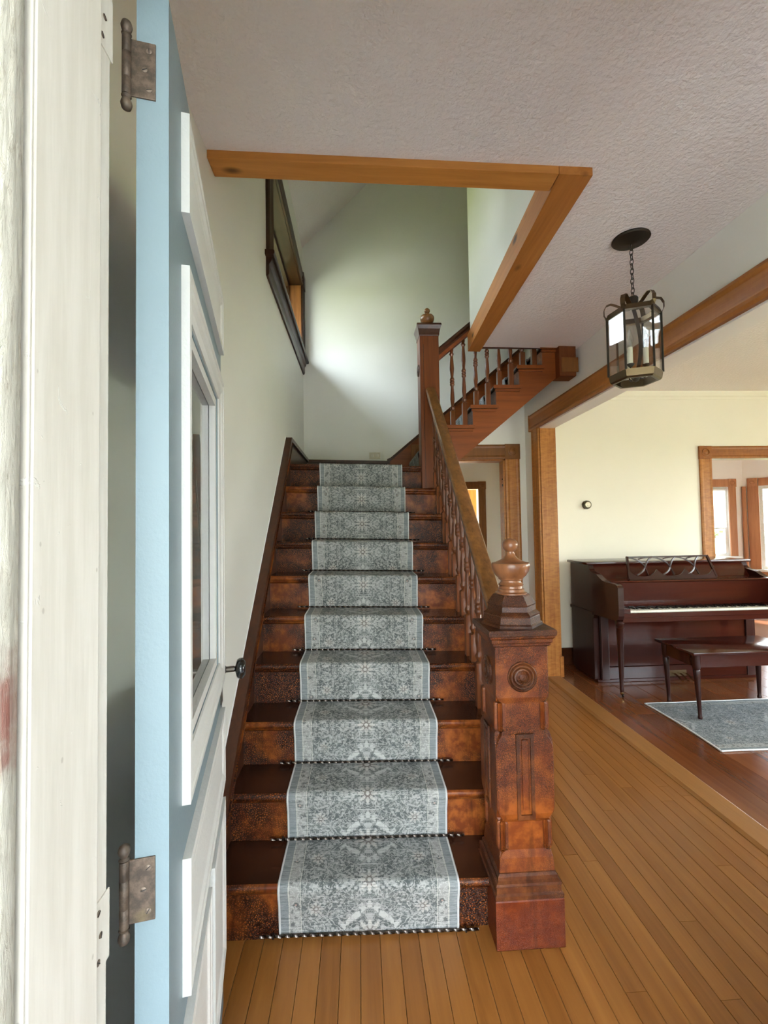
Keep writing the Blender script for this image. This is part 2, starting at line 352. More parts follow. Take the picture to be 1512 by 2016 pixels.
# ------------------------------------------------------------------ mesh helpers
SAG = 0.027
def sagz(x): return -SAG * x
class MB:
    def __init__(s): s.v = []; s.f = []; s.uv = None
    def add(s, vs, fs):
        o = len(s.v); s.v += [tuple(p) for p in vs]; s.f += [tuple(i + o for i in f) for f in fs]; return s
    def box(s, x0, x1, y0, y1, z0, z1, b=0.0):
        if b <= 0:
            vs = [(x, y, z) for z in (z0, z1) for y in (y0, y1) for x in (x0, x1)]
            return s.add(vs, [(0, 2, 3, 1), (4, 5, 7, 6), (0, 1, 5, 4), (2, 6, 7, 3), (0, 4, 6, 2), (1, 3, 7, 5)])
        bm = bmesh.new(); bmesh.ops.create_cube(bm, size=1)
        for p in bm.verts:
            p.co = Vector(((x0 + x1) / 2 + p.co.x * (x1 - x0), (y0 + y1) / 2 + p.co.y * (y1 - y0), (z0 + z1) / 2 + p.co.z * (z1 - z0)))
        bmesh.ops.bevel(bm, geom=list(bm.edges), offset=b, segments=2, affect='EDGES', profile=0.5)
        return s.bm(bm)
    def bm(s, bm, M=None):
        bm.verts.index_update()
        vs = [(M @ p.co if M else p.co.copy()) for p in bm.verts]
        fs = [tuple(q.index for q in f.verts) for f in bm.faces]; bm.free(); return s.add(vs, fs)
    def prism(s, poly, a, b, ax):
        """poly: 2-D outline in the two axes that are not ax, extruded from a to b along ax"""
        n = len(poly); vs = []
        for t in (a, b):
            for p in poly:
                q = list(p); q.insert(ax, t); vs.append(q)
        fs = [tuple(range(n)), tuple(range(2 * n - 1, n - 1, -1))]
        for i in range(n): j = (i + 1) % n; fs.append((i, i + n, j + n, j))
        return s.add(vs, fs)
    def lathe(s, prof, c=(0, 0, 0), seg=24, ax=2, phase=0.0):
        vs = []; fs = []; n = len(prof)
        for r, h in prof:
            for k in range(seg):
                a = 2 * PI * k / seg + phase
                q = [r * math.cos(a), r * math.sin(a)]; q.insert(ax, h)
                vs.append([q[i] + c[i] for i in range(3)])
        for i in range(n - 1):
            for k in range(seg):
                l = (k + 1) % seg
                fs.append((i * seg + k, i * seg + l, (i + 1) * seg + l, (i + 1) * seg + k))
        fs.append(tuple(range(seg - 1, -1, -1))); fs.append(tuple((n - 1) * seg + k for k in range(seg)))
        return s.add(vs, fs)
    def tube(s, pts, r, seg=8, sect=None, closed=False, up=(0, 0, 1)):
        P = [Vector(p) for p in pts]; n = len(P); vs = []; fs = []
        sect = sect or [(math.cos(2 * PI * k / seg), math.sin(2 * PI * k / seg)) for k in range(seg)]
        m = len(sect); U = Vector(up)
        for i in range(n):
            if closed: t = P[(i + 1) % n] - P[i - 1]
            else: t = P[min(i + 1, n - 1)] - P[max(i - 1, 0)]
            t.normalize()
            a = t.cross(U)
            if a.length < 1e-4: a = t.cross(Vector((1, 0, 0.1)))
            a.normalize(); b = a.cross(t)
            rr = r[i] if isinstance(r, (list, tuple)) else r
            for c, d in sect: vs.append(P[i] + a * c * rr + b * d * rr)
        for i in range(n if closed else n - 1):
            j = (i + 1) % n
            for k in range(m): l = (k + 1) % m; fs.append((i * m + k, i * m + l, j * m + l, j * m + k))
        if not closed:
            fs.append(tuple(range(m - 1, -1, -1))); fs.append(tuple((n - 1) * m + k for k in range(m)))
        return s.add(vs, fs)
    def sag(s):
        s.v = [(x, y, z - SAG * x) for x, y, z in s.v]; return s
    def xf(s, M):
        s.v = [tuple(M @ Vector(p)) for p in s.v]; return s
    def build(s, name, mat, parent=None, smooth=True, ang=35):
        me = bpy.data.meshes.new(name); me.from_pydata(s.v, [], s.f)
        bm = bmesh.new(); bm.from_mesh(me); bmesh.ops.recalc_face_normals(bm, faces=bm.faces); bm.to_mesh(me); bm.free()
        me.materials.append(MT[mat] if isinstance(mat, str) else mat)
        if smooth:
            me.shade_smooth()
            try: me.set_sharp_from_angle(angle=math.radians(ang))
            except Exception: pass
        o = bpy.data.objects.new(name, me); COL.objects.link(o)
        if parent is not None: o.parent = parent
        return o
def tag(o, label=None, cat=None, group=None, kind=None):
    if label: o['label'] = label
    if cat: o['category'] = cat
    if group: o['group'] = group
    if kind: o['kind'] = kind
    return o
def empty(name, loc=(0, 0, 0), label=None, cat=None, group=None, kind=None):
    o = bpy.data.objects.new(name, None); COL.objects.link(o); o.location = loc; o.empty_display_size = 0.1
    return tag(o, label, cat, group, kind)
def struct(name, mb, mat, label, cat, parent=None, **k):
    return tag(mb.build(name, mat, parent, **k), label, cat, kind='structure')
def inst(src, name, loc, parent, rot=None, scale=None):
    o = src.copy(); o.name = name; COL.objects.link(o); o.parent = parent; o.location = loc
    if rot: o.rotation_euler = rot
    if scale: o.scale = scale
    return o
def panel(ax, a0, a1, u, z, holes):
    """a slab with rectangular holes; ax 0: u is Y, ax 1: u is X. one connected mesh"""
    us = sorted({u[0], u[1], *[h[0] for h in holes], *[h[1] for h in holes]}); us = [t for t in us if u[0] <= t <= u[1]]
    zs = sorted({z[0], z[1], *[h[2] for h in holes], *[h[3] for h in holes]}); zs = [t for t in zs if z[0] <= t <= z[1]]
    nu, nz = len(us) - 1, len(zs) - 1
    def full(i, k):
        if not (0 <= i < nu and 0 <= k < nz): return False
        cu, cz = (us[i] + us[i + 1]) / 2, (zs[k] + zs[k + 1]) / 2
        return not any(h[0] < cu < h[1] and h[2] < cz < h[3] for h in holes)
    mb = MB(); idx = {}
    def vid(i, k, t):
        key = (i, k, t)
        if key not in idx:
            q = [us[i], zs[k]]; q.insert(ax, a1 if t else a0); idx[key] = len(mb.v); mb.v.append(tuple(q))
        return idx[key]
    for i in range(nu):
        for k in range(nz):
            if not full(i, k): continue
            for t in (0, 1): mb.f.append((vid(i, k, t), vid(i + 1, k, t), vid(i + 1, k + 1, t), vid(i, k + 1, t)))
            for (di, dk, a, b) in ((-1, 0, (i, k), (i, k + 1)), (1, 0, (i + 1, k), (i + 1, k + 1)), (0, -1, (i, k), (i + 1, k)), (0, 1, (i, k + 1), (i + 1, k + 1))):
                if not full(i + di, k + dk): mb.f.append((vid(*a, 0), vid(*b, 0), vid(*b, 1), vid(*a, 1)))
    return mb

# ------------------------------------------------------------------ structure: walls, ceilings, floors
XL, XR, XR2 = -0.58, 1.81, 1.95          # left wall face, right wall faces
YF0, YF1, YB, YB2 = 0.45, 0.63, 4.86, 5.00
WIN1 = (3.05, 4.72, 3.27, 4.04)          # stair window opening (Y0,Y1,Z0,Z1)
def ceil_z(x): return 2.99 - 0.02 * (x + 0.6)
struct('wall_left', panel(0, -0.76, XL, (YF0, YB2), (0, 4.52), [WIN1]), 'wall', 'white plastered wall beside the staircase with a high window', 'wall', smooth=False)
struct('wall_back', panel(1, YB, YB2, (XL - 0.18, XR2), (-0.02, 6.2), [(0.72, 1.58, -0.02, 2.215)]), 'wall', 'white wall behind the stair landing', 'wall', smooth=False)
struct('wall_right', panel(0, XR, XR2, (YF1, YB), (-0.02, 3.0), [(1.0, 4.46, -0.02, 2.475)]), 'wall', 'white wall with the wide cased opening to the piano room', 'wall', smooth=False)
struct('wall_front', panel(1, YF0, YF1, (-1.0, 6.6), (-0.02, 3.25), [(-0.37, 0.80, -0.02, 2.36), (0.95, 1.60, 0.72, 2.75), (2.6, 3.7, 0.6, 2.4), (4.2, 5.3, 0.6, 2.4)]), 'wall', 'front wall around the entrance door', 'wall', smooth=False)
struct('wall_piano_room', panel(1, YB, YB2, (XR2, 6.6), (-0.02, 3.0), [(3.9, 5.3, -0.02, 2.2)]), 'parlour_wall', 'cream wall behind the piano', 'wall', smooth=False)
struct('wall_piano_room_side', panel(0, 6.45, 6.6, (YF1, YB), (-0.02, 3.0), [(1.6, 3.6, 0.6, 2.3)]), 'parlour_wall', 'far side wall of the piano room', 'wall', smooth=False)
# upper stair well
mb = MB(); mb.prism([(0.845, 1.86), (0.945, 1.86), (1.02, 3.63), (0.92, 3.63)], 2.98, 6.2, 2)
struct('wall_upper', mb, 'wall', 'white upstairs wall above the pine trimmed opening', 'wall', smooth=False)
struct('wall_upper_front', MB().box(XL - 0.18, 3.0, 1.70, 1.86, 2.99, 6.2), 'wall', 'upstairs front wall of the stairwell', 'wall', smooth=False)
struct('wall_upper_right', MB().box(2.95, 3.1, 1.70, YB2, 2.95, 6.2), 'wall', 'upstairs wall at the end of the landing', 'wall', smooth=False)
struct('wall_upper_back', MB().box(XR2, 3.1, YB, YB2, 3.0, 6.2), 'wall', 'upstairs back wall of the hall', 'wall', smooth=False)
mb = MB(); mb.prism([(-0.80, 4.29), (0.36, 5.473), (3.1, 5.473), (3.1, 5.6), (0.30, 5.6), (-0.80, 4.47)], 1.70, YB2, 1)
struct('ceiling_sloped', mb, 'ceiling', 'sloped white attic ceiling above the stairwell', 'ceiling', smooth=False)
# hall ceiling (L-shaped slab that sags a little to the right)
mb = MB(); L = [(-0.76, 0.46), (XR, 0.46), (XR, 3.64), (0.925, 3.64), (0.85, 1.86), (-0.76, 1.86)]
mb.prism(L, 0, 0.16, 2); mb.v = [(x, y, z + ceil_z(x)) for x, y, z in mb.v]
struct('ceiling', mb, 'ceiling', 'white stippled ceiling of the entrance hall', 'ceiling', smooth=False)
struct('ceiling_piano_room', MB().box(XR2 - 0.05, 6.6, YF1, YB, 2.945, 3.1), 'ceiling', 'white stippled ceiling of the piano room', 'ceiling', smooth=False)
struct('floor_upstairs', MB().box(1.71, 2.95, 3.64, YB, 2.965, 3.13), 'casing_x', 'upstairs floor edge above the stair', 'floor', smooth=False)
struct('floor_upstairs_hall', MB().box(1.03, 2.95, 1.86, 3.64, 3.11, 3.13), 'casing_x', 'upstairs hall floor', 'floor', smooth=False)

# floors: sub-floor slab with separate boards
def plank_mesh(name, w, mat):
    c = 0.0009; h = 0.02
    mb = MB(); mb.prism([(0.0007, -h), (w - 0.0007, -h), (w - 0.0007, -c), (w - 0.0007 - c, 0), (0.0007 + c, 0), (0.0007, -c)], 0, 1, 1)
    return mb
def lay(parent, x0, x1, w, yr, mat, lens, name='floorboard'):
    src = None; x = x0
    me = plank_mesh(name, w, mat)
    k = 0
    while x < x1 - 0.005:
        a, b = yr(x)
        y = a; first = True
        while y < b - 0.01:
            l = random.uniform(*lens) * (random.uniform(0.3, 1) if first else 1)
            if b - (y + l) < 0.5: l = b - y
            if src is None:
                o = me.build(name, mat, parent, smooth=False); src = o
            else: o = inst(src, name, (0, 0, 0), parent)
            o.location = (x, y, 0.0); o.scale = (1, l - 0.0012, 1)
            y += l; first = False; k += 1
        x += w
    return k
fl = struct('floor', MB().box(-0.76, XR, 0.40, YB, -0.10, -0.0205), 'dark_wood', 'honey coloured narrow oak strip floor of the hall', 'floor', smooth=False)
lay(fl, -0.58, XR - 0.004, 0.0702, lambda x: (0.64, 1.80 if x < 0.60 else YB), 'floor_oak', (0.9, 2.4))
fp = struct('floor_piano_room', MB().box(XR2, 6.45, YF1, YB, -0.10, -0.0205), 'slot', 'dark red wide board floor of the piano room', 'floor', smooth=False)
lay(fp, XR2 + 0.002, 6.44, 0.187, lambda x: (0.64, YB), 'floor_red', (1.6, 3.6))
mb = MB(); mb.prism([(XR - 0.012, -0.02), (XR2, -0.02), (XR2, 0.004), (XR2 - 0.012, 0.010), (XR + 0.010, 0.010), (XR - 0.012, 0.002)], 1.0, 4.46, 1)
struct('trim_threshold', mb, 'threshold', 'pale oak threshold board between hall and piano room', 'threshold', smooth=False)
struct('floor_entry', MB().box(-1.9, 2.12, -3.3, 0.45, -0.16, -0.05), 'porch_grey', 'porch boards outside the entrance door', 'floor', smooth=False)
mb = MB(); mb.box(-0.37, 0.80, 0.40, 0.66, -0.04, 0.012, 0.006)
struct('trim_door_sill', mb, 'threshold', 'worn wooden sill of the entrance door', 'door sill')

# piano room crown and baseboards
mb = MB(); mb.prism([(YB, 2.86), (YB - 0.012, 2.86), (YB - 0.016, 2.885), (YB - 0.03, 2.90), (YB - 0.045, 2.93), (YB - 0.05, 2.945), (YB, 2.945)], XR2, 6.45, 0)
struct('trim_crown', mb, 'parlour_wall', 'cream picture moulding along the top of the piano room wall', 'moulding', smooth=False)
def baseboard(name, x0, x1, y, mat='casing_dark', h=0.17, label=''):
    mb = MB(); mb.prism([(y, 0.0), (y - 0.02, 0.0), (y - 0.02, h - 0.03), (y - 0.012, h - 0.01), (y - 0.006, h), (y, h)], x0, x1, 0)
    struct(name, mb, mat, label, 'baseboard', smooth=False)
baseboard('baseboard_piano_room', XR2, 3.77, YB, 'dark_wood', 0.17, 'dark reddish baseboard beside the piano')
baseboard('baseboard_back', 1.745, XR, YB, 'casing_dark', 0.17, 'short brown baseboard in the back corner of the hall')
mb = MB(); mb.prism([(XR, 0.0), (XR - 0.02, 0.0), (XR - 0.02, 0.14), (XR - 0.006, 0.17), (XR, 0.17)], 4.63, YB, 1)
struct('baseboard_right', mb, 'casing_dark', 'brown baseboard beside the wide opening', 'baseboard', smooth=False)

# ------------------------------------------------------------------ pine trim of the stairwell opening
mb = MB(); mb.box(XL, 0.835, 1.78, 1.88, -0.032, 0.14, 0.003); mb.v = [(x, y, z + ceil_z(x)) for x, y, z in mb.v]
struct('trim_1', mb, 'pine', 'knotty pine beam across the front of the stairwell opening', 'beam', smooth=False)
mb = MB(); mb.prism([(0.8355, 1.78), (0.975, 1.78), (1.005, 3.66), (0.905, 3.66)], -0.034, 0.105, 2); mb.v = [(x, y, z + ceil_z(x)) for x, y, z in mb.v]
struct('trim_2', mb, 'pine_y', 'knotty pine beam along the right side of the stairwell opening', 'beam', smooth=False)

# ------------------------------------------------------------------ door casings
def corner_block(par, x, y, z, s, mat, t=0.026):
    b = MB().box(x, x + s, y - t, y, z, z + s, 0.003).build('corner_block', mat, par, smooth=False)
    r = s * 0.30
    mb = MB(); mb.lathe([(r, 0), (r, 0.007), (r * 0.82, 0.009), (r * 0.74, 0.003), (r * 0.55, 0.003), (r * 0.4, 0.008), (0.001, 0.010)], (0, 0, 0), 20, 1)
    mb.v = [(x + s / 2 + a, y - t - b_, z + s / 2 + c) for a, b_, c in mb.v]
    mb.build('roundel', mat, b)
def casing_y(name, label, x0, x1, ztop, w, y, mats, blocks=True, left=True, t=0.02, bs=None):
    """casing of a doorway in a wall that faces the camera (plane y)"""
    e = empty(name, (0, 0, 0), label, 'door casing', kind='structure')
    def board(xa, xb, nm):
        c = (xb - xa)
        mb = MB(); mb.prism([(xa, y), (xa, y - t), (xa + c * 0.12, y - t - 0.006), (xa + c * 0.25, y - t - 0.001), (xa + c * 0.75, y - t - 0.001), (xa + c * 0.88, y - t - 0.006), (xb, y - t), (xb, y)], 0, ztop, 2)
        mb.build(nm, mats[0], e, smooth=False)
    board(x1, x1 + w, 'casing_board')
    if left: board(x0 - w, x0, 'casing_board')
    bs = bs or w * 1.04
    mb = MB(); mb.prism([(y, ztop), (y - t, ztop), (y - t - 0.006, ztop + w * 0.12), (y - t - 0.001, ztop + w * 0.25), (y - t - 0.001, ztop + w * 0.75), (y - t - 0.006, ztop + w * 0.88), (y - t, ztop + w), (y, ztop + w)], x0 + 0.003, x1 - 0.003, 0)
    mb.build('head_casing', mats[1], e, smooth=False)
    if blocks:
        corner_block(e, x1 - 0.003, y, ztop - 0.006, bs + 0.004, mats[1])
        if left: corner_block(e, x0 - bs - 0.001, y, ztop - 0.006, bs + 0.004, mats[1])
    return e
c1 = casing_y('trim_3', 'brown wood casing of the doorway behind the stairs', 0.72, 1.58, 2.215, 0.155, YB, ('casing_z', 'casing_dark'))
MB().box(1.56, 1.58, YB, YB2, 0, 2.215).build('jamb', 'casing_z', c1, smooth=False)
MB().box(0.72, 1.58, YB, YB2, 2.195, 2.215).build('head_jamb', 'casing_x', c1, smooth=False)
MB().box(0.72, 0.74, YB, YB2, 0, 2.195).build('jamb', 'casing_z', c1, smooth=False)
MB().box(1.552, 1.56, YB + 0.02, YB + 0.03, 1.92, 1.945, 0.002).build('latch_plate', 'iron_dark', c1)
MB().box(1.552, 1.56, YB + 0.02, YB + 0.03, 1.99, 2.005, 0.002).build('latch_plate', 'iron_dark', c1)
c2 = casing_y('trim_4', 'golden oak casing of the doorway beside the piano', 3.9, 5.3, 2.2, 0.135, YB, ('casing_z', 'casing_x'))
MB().box(3.88, 3.9, YB - 0.002, YB2, 0, 2.2).build('jamb', 'casing_z', c2, smooth=False)
MB().box(5.3, 5.32, YB - 0.002, YB2, 0, 2.2).build('jamb', 'casing_z', c2, smooth=False)
# wide opening
c3 = empty('trim_5', (0, 0, 0), 'golden curly maple casing of the wide opening to the piano room', 'door casing', kind='structure')
MB().box(XR - 0.004, XR2 + 0.004, 4.44, 4.462, 0.0, 2.475, 0.002).build('jamb', 'casing_z', c3, smooth=False)
MB().box(XR - 0.004, XR2 + 0.004, 1.0, 1.02, 0.0, 2.475, 0.002).build('jamb', 'casing_z', c3, smooth=False)
MB().box(XR - 0.004, XR2 + 0.004, 1.02, 4.44, 2.458, 2.476, 0.002).build('head_jamb', 'bay_wall', c3, smooth=False)
for (ya, yb) in ((4.455, 4.63), (0.83, 1.005)):
    mb = MB(); c = yb - ya
    mb.prism([(XR, ya), (XR - 0.022, ya), (XR - 0.028, ya + c * 0.12), (XR - 0.022, ya + c * 0.25), (XR - 0.022, ya + c * 0.75), (XR - 0.028, ya + c * 0.88), (XR - 0.022, yb), (XR, yb)], 0, 2.47, 2)
    mb.build('casing_board', 'casing_z', c3, smooth=False)
    MB().box(XR2, XR2 + 0.02, ya, yb, 0, 2.47).build('casing_board', 'casing_z', c3, smooth=False)
MB().box(XR2 - 0.006, XR2 + 0.03, 4.43, 4.63, 0, 0.20, 0.003).build('plinth_block', 'casing_z', c3, smooth=False)
mb = MB(); z0, w = 2.47, 0.165
mb.prism([(XR, z0), (XR - 0.028, z0), (XR - 0.034, z0 + 0.018), (XR - 0.026, z0 + 0.04), (XR - 0.026, z0 + 0.125), (XR - 0.034, z0 + 0.147), (XR - 0.028, z0 + w), (XR, z0 + w)], 0.80, 4.66, 1)
mb.build('head_casing', 'casing_y', c3, smooth=False)
MB().box(XR - 0.034, XR, 4.655, 4.67, z0 - 0.004, z0 + w + 0.003).build('head_end', 'casing_y', c3, smooth=False)
MB().box(XR2, XR2 + 0.026, 0.80, 4.66, z0, z0 + w).build('head_casing', 'casing_y', c3, smooth=False)

# ------------------------------------------------------------------ room behind: passage and kitchen
struct('wall_passage_left', MB().box(0.0, 0.12, YB2, 7.3, -0.02, 2.7), 'wall', 'left wall of the back passage', 'wall', smooth=False)
struct('wall_passage_right', MB().box(2.5, 2.62, YB2, 7.3, -0.02, 2.7), 'wall', 'right wall of the back passage', 'wall', smooth=False)
struct('wall_passage_back', panel(1, 7.3, 7.42, (0.0, 2.62), (-0.02, 2.7), [(1.05, 1.92, -0.02, 2.09)]), 'wall', 'white wall of the back passage around the kitchen doorway', 'wall', smooth=False)
struct('ceiling_passage', MB().box(0.0, 2.62, YB2, 9.6, 2.7, 2.8), 'ceiling', 'ceiling of the back passage', 'ceiling', smooth=False)
struct('floor_passage', MB().box(0.0, 2.62, YB, 9.6, -0.1, 0.0), 'threshold', 'wooden floor of the back passage', 'floor', smooth=False)
casing_y('trim_6', 'brown wood casing of the far kitchen doorway', 1.05, 1.92, 2.09, 0.12, 7.3, ('casing_dark', 'casing_dark'))
struct('wall_kitchen_back', MB().box(0.0, 2.62, 9.5, 9.62, -0.02, 2.8), 'wall', 'white kitchen wall seen through two doorways', 'wall', smooth=False)
struct('wall_kitchen_right', panel(0, 2.9, 3.0, (7.42, 9.6), (-0.02, 2.8), [(8.5, 9.1, 1.1, 2.0)]), 'wall', 'kitchen side wall with a window', 'wall', smooth=False)
struct('ceiling_kitchen', MB().box(2.62, 3.0, 7.42, 9.62, 2.7, 2.8), 'ceiling', 'kitchen ceiling strip', 'ceiling', smooth=False)
portal('daylight_kitchen_window', (2.95, 8.80, 1.55), (-1, 0, 0), 0.9, 0.6)
kc = empty('kitchen_cabinet', (2.1, 9.3, 1.5), 'orange oak wall cabinet in the far kitchen', 'cabinet')
def loc_box(par, nm, mat, x0, x1, y0, y1, z0, z1, b=0.003):
    l = par.location
    return MB().box(x0 - l.x, x1 - l.x, y0 - l.y, y1 - l.y, z0 - l.z, z1 - l.z, b).build(nm, mat, par, smooth=False)
loc_box(kc, 'body', 'cabinet_orange', 1.55, 2.50, 9.18, 9.49, 1.42, 2.35)
for i in range(3):
    d = loc_box(kc, 'cabinet_door', 'cabinet_orange', 1.57 + i * 0.31, 1.86 + i * 0.31, 9.155, 9.18, 1.44, 2.33)
    loc_box(kc, 'raised_panel', 'cabinet_orange', 1.62 + i * 0.31, 1.81 + i * 0.31, 9.145, 9.156, 1.50, 2.27)
kb = empty('base_cabinet', (2.1, 9.2, 0.0), 'orange oak base cabinet below the far kitchen wall cabinet', 'cabinet')
loc_box(kb, 'body', 'cabinet_orange', 1.55, 2.50, 8.92, 9.49, 0.0, 0.88)
loc_box(kb, 'worktop', 'white_trim', 1.52, 2.52, 8.88, 9.49, 0.88, 0.92)
for i in range(3): loc_box(kb, 'cabinet_door', 'cabinet_orange', 1.57 + i * 0.31, 1.86 + i * 0.31, 8.895, 8.92, 0.1, 0.84)

# inner door standing open behind the small doorway, edge-on
d2 = empty('door_2', (1.60, YB2 + 0.01, 0.0), 'brown inner door swung open edge-on with a glass knob', 'door', kind='structure')
d2.rotation_euler = (0, 0, math.radians(-18.5))
MB().box(0.0, 0.035, 0.0, 0.80, 0.01, 2.18, 0.002).build('door_leaf', 'casing_dark', d2, smooth=False)
kx = MB(); kx.lathe([(0.010, 0), (0.010, 0.02), (0.024, 0.028), (0.028, 0.042), (0.020, 0.056), (0.002, 0.060)], (0, 0, 0), 12, 0)
kx.v = [(-x, y + 0.72, z + 0.94) for x, y, z in kx.v]
kx.build('glass_knob', 'bulb_glass', d2)
rs = MB(); rs.lathe([(0.026, 0), (0.026, 0.004), (0.012, 0.012), (0.010, 0.024)], (0, 0, 0), 14, 0)
rs.v = [(-x, y + 0.72, z + 0.94) for x, y, z in rs.v]
rs.build('knob_rose', 'brass_antique', d2)

# ------------------------------------------------------------------ entrance door and frame
jf = empty('trim_7', (0, 0, 0), 'chipped ivory painted jamb of the entrance door', 'door jamb', kind='structure')
MB().box(-0.372, -0.3255, 0.471, 0.592, 0.0, 2.36, 0.003).build('jamb', 'jamb_paint', jf, smooth=False)
MB().box(-0.372, -0.337, 0.592, 0.632, 0.0, 2.36, 0.0015).build('rabbet', 'jamb_paint', jf, smooth=False)
mb = MB(); mb.prism([(-0.372, 0.43), (-0.335, 0.43), (-0.328, 0.436), (-0.3265, 0.446), (-0.3275, 0.458), (-0.333, 0.465), (-0.372, 0.468)], 0.0, 2.36, 2)
mb.build('outer_bead', 'weathered_paint', jf, ang=60)
MB().box(-0.372, -0.3262, 0.4672, 0.4705, 0.0, 2.36, 0.001).build('edge_strip', 'jamb_paint', jf, smooth=False)
MB().box(-0.60, -0.336, 0.395, 0.43, 0.0, 2.5, 0.003).build('outer_casing', 'weathered_paint', jf, smooth=False)
MB().box(0.770, 0.80, 0.45, 0.63, 0.0, 2.36, 0.003).build('jamb', 'jamb_paint', jf, smooth=False)
MB().box(-0.372, 0.80, 0.45, 0.63, 2.33, 2.36, 0.003).build('head_jamb', 'jamb_paint', jf, smooth=False)

TH = math.radians(11.5); DW = 0.83; DT = 0.045
door = empty('door_1', (-0.283, 0.695, 0.0), 'open pale blue entrance door with white mouldings and a large glass pane', 'door', kind='structure')
door.rotation_euler = (0, 0, PI / 2 + TH)
leaf = panel(1, 0.0, DT, (0.0, DW), (0.012, 2.315), [(0.165, 0.70, 1.10, 1.885)])
leaf.build('door_leaf', 'door_blue', door, smooth=False)
def frame(nm, x0, x1, z0, z1, w, h, mat='moulding_white', y0=0.0):
    """raised moulding frame on the door face: outer fillet, crown and inner ovolo"""
    mb = MB(); prof = [(0, 0), (0, h), (w * 0.16, h), (w * 0.22, h * 0.80), (w * 0.34, h * 0.92), (w * 0.55, h * 0.86), (w * 0.70, h * 0.52), (w * 0.82, h * 0.45), (w, h * 0.28), (w, 0)]
    n = len(prof); vs = []
    for (cx, cz, sx_, sz_) in ((x0, z0, 1, 1), (x1, z0, -1, 1), (x1, z1, -1, -1), (x0, z1, 1, -1)):
        for d, t in prof: vs.append((cx + sx_ * d, y0 - t, cz + sz_ * d))
    fs = []
    for c in range(4):
        e_ = (c + 1) % 4
        for i in range(n): j = (i + 1) % n; fs.append((c * n + i, c * n + j, e_ * n + j, e_ * n + i))
    mb.add(vs, fs)
    return mb.build(nm, mat, door, smooth=False)
frame('panel_moulding', 0.105, 0.785, 2.052, 2.232, 0.050, 0.014)
frame('glass_moulding', 0.105, 0.785, 1.035, 1.958, 0.064, 0.014)
frame('panel_moulding', 0.108, 0.785, 0.722, 0.945, 0.055, 0.014)
frame('panel_moulding', 0.108, 0.415, 0.215, 0.672, 0.055, 0.014)
frame('panel_moulding', 0.475, 0.785, 0.215, 0.672, 0.055, 0.014)
for (a, b, c, d) in ((0.158, 0.722, 2.098, 2.172), (0.16, 0.72, 0.77, 0.89), (0.16, 0.355, 0.27, 0.61), (0.525, 0.72, 0.27, 0.61)):
    MB().box(a, b, -0.008, 0.002, c, d, 0.003).build('door_panel', 'moulding_white', door, smooth=False)
MB().box(0.160, 0.705, 0.020, 0.026, 1.095, 1.890).build('glass_pane', 'door_glass', door, smooth=False)
mb = panel(1, 0.002, 0.019, (0.1655, 0.6995), (1.1005, 1.8845), [(0.190, 0.675, 1.125, 1.860)])
mb.build('glass_stop', 'moulding_white', door, smooth=False)
# knob
kr = MB().box(0.770, 0.812, -0.004, 0.0, 0.955, 1.115, 0.0015).build('lock_plate', 'knob_shank', door, smooth=False)
mb = MB(); mb.lathe([(0.013, 0.0), (0.013, 0.006), (0.0085, 0.012), (0.008, 0.038), (0.014, 0.041), (0.028, 0.045), (0.0325, 0.053), (0.0315, 0.062), (0.021, 0.070), (0.002, 0.071)], (0, 0, 0), 24, 1)
mb.v = [(x + 0.790, -y - 0.004, z + 1.058) for x, y, z in mb.v]
kn = mb.build('door_knob', 'porcelain_black', door, ang=50)
mb = MB(); mb.lathe([(0.0135, 0.0), (0.0135, 0.008), (0.009, 0.012), (0.009, 0.036)], (0, 0, 0), 16, 1)
mb.v = [(x + 0.790, -y - 0.0045, z + 1.058) for x, y, z in mb.v]
mb.build('knob_shank', 'knob_shank', door)
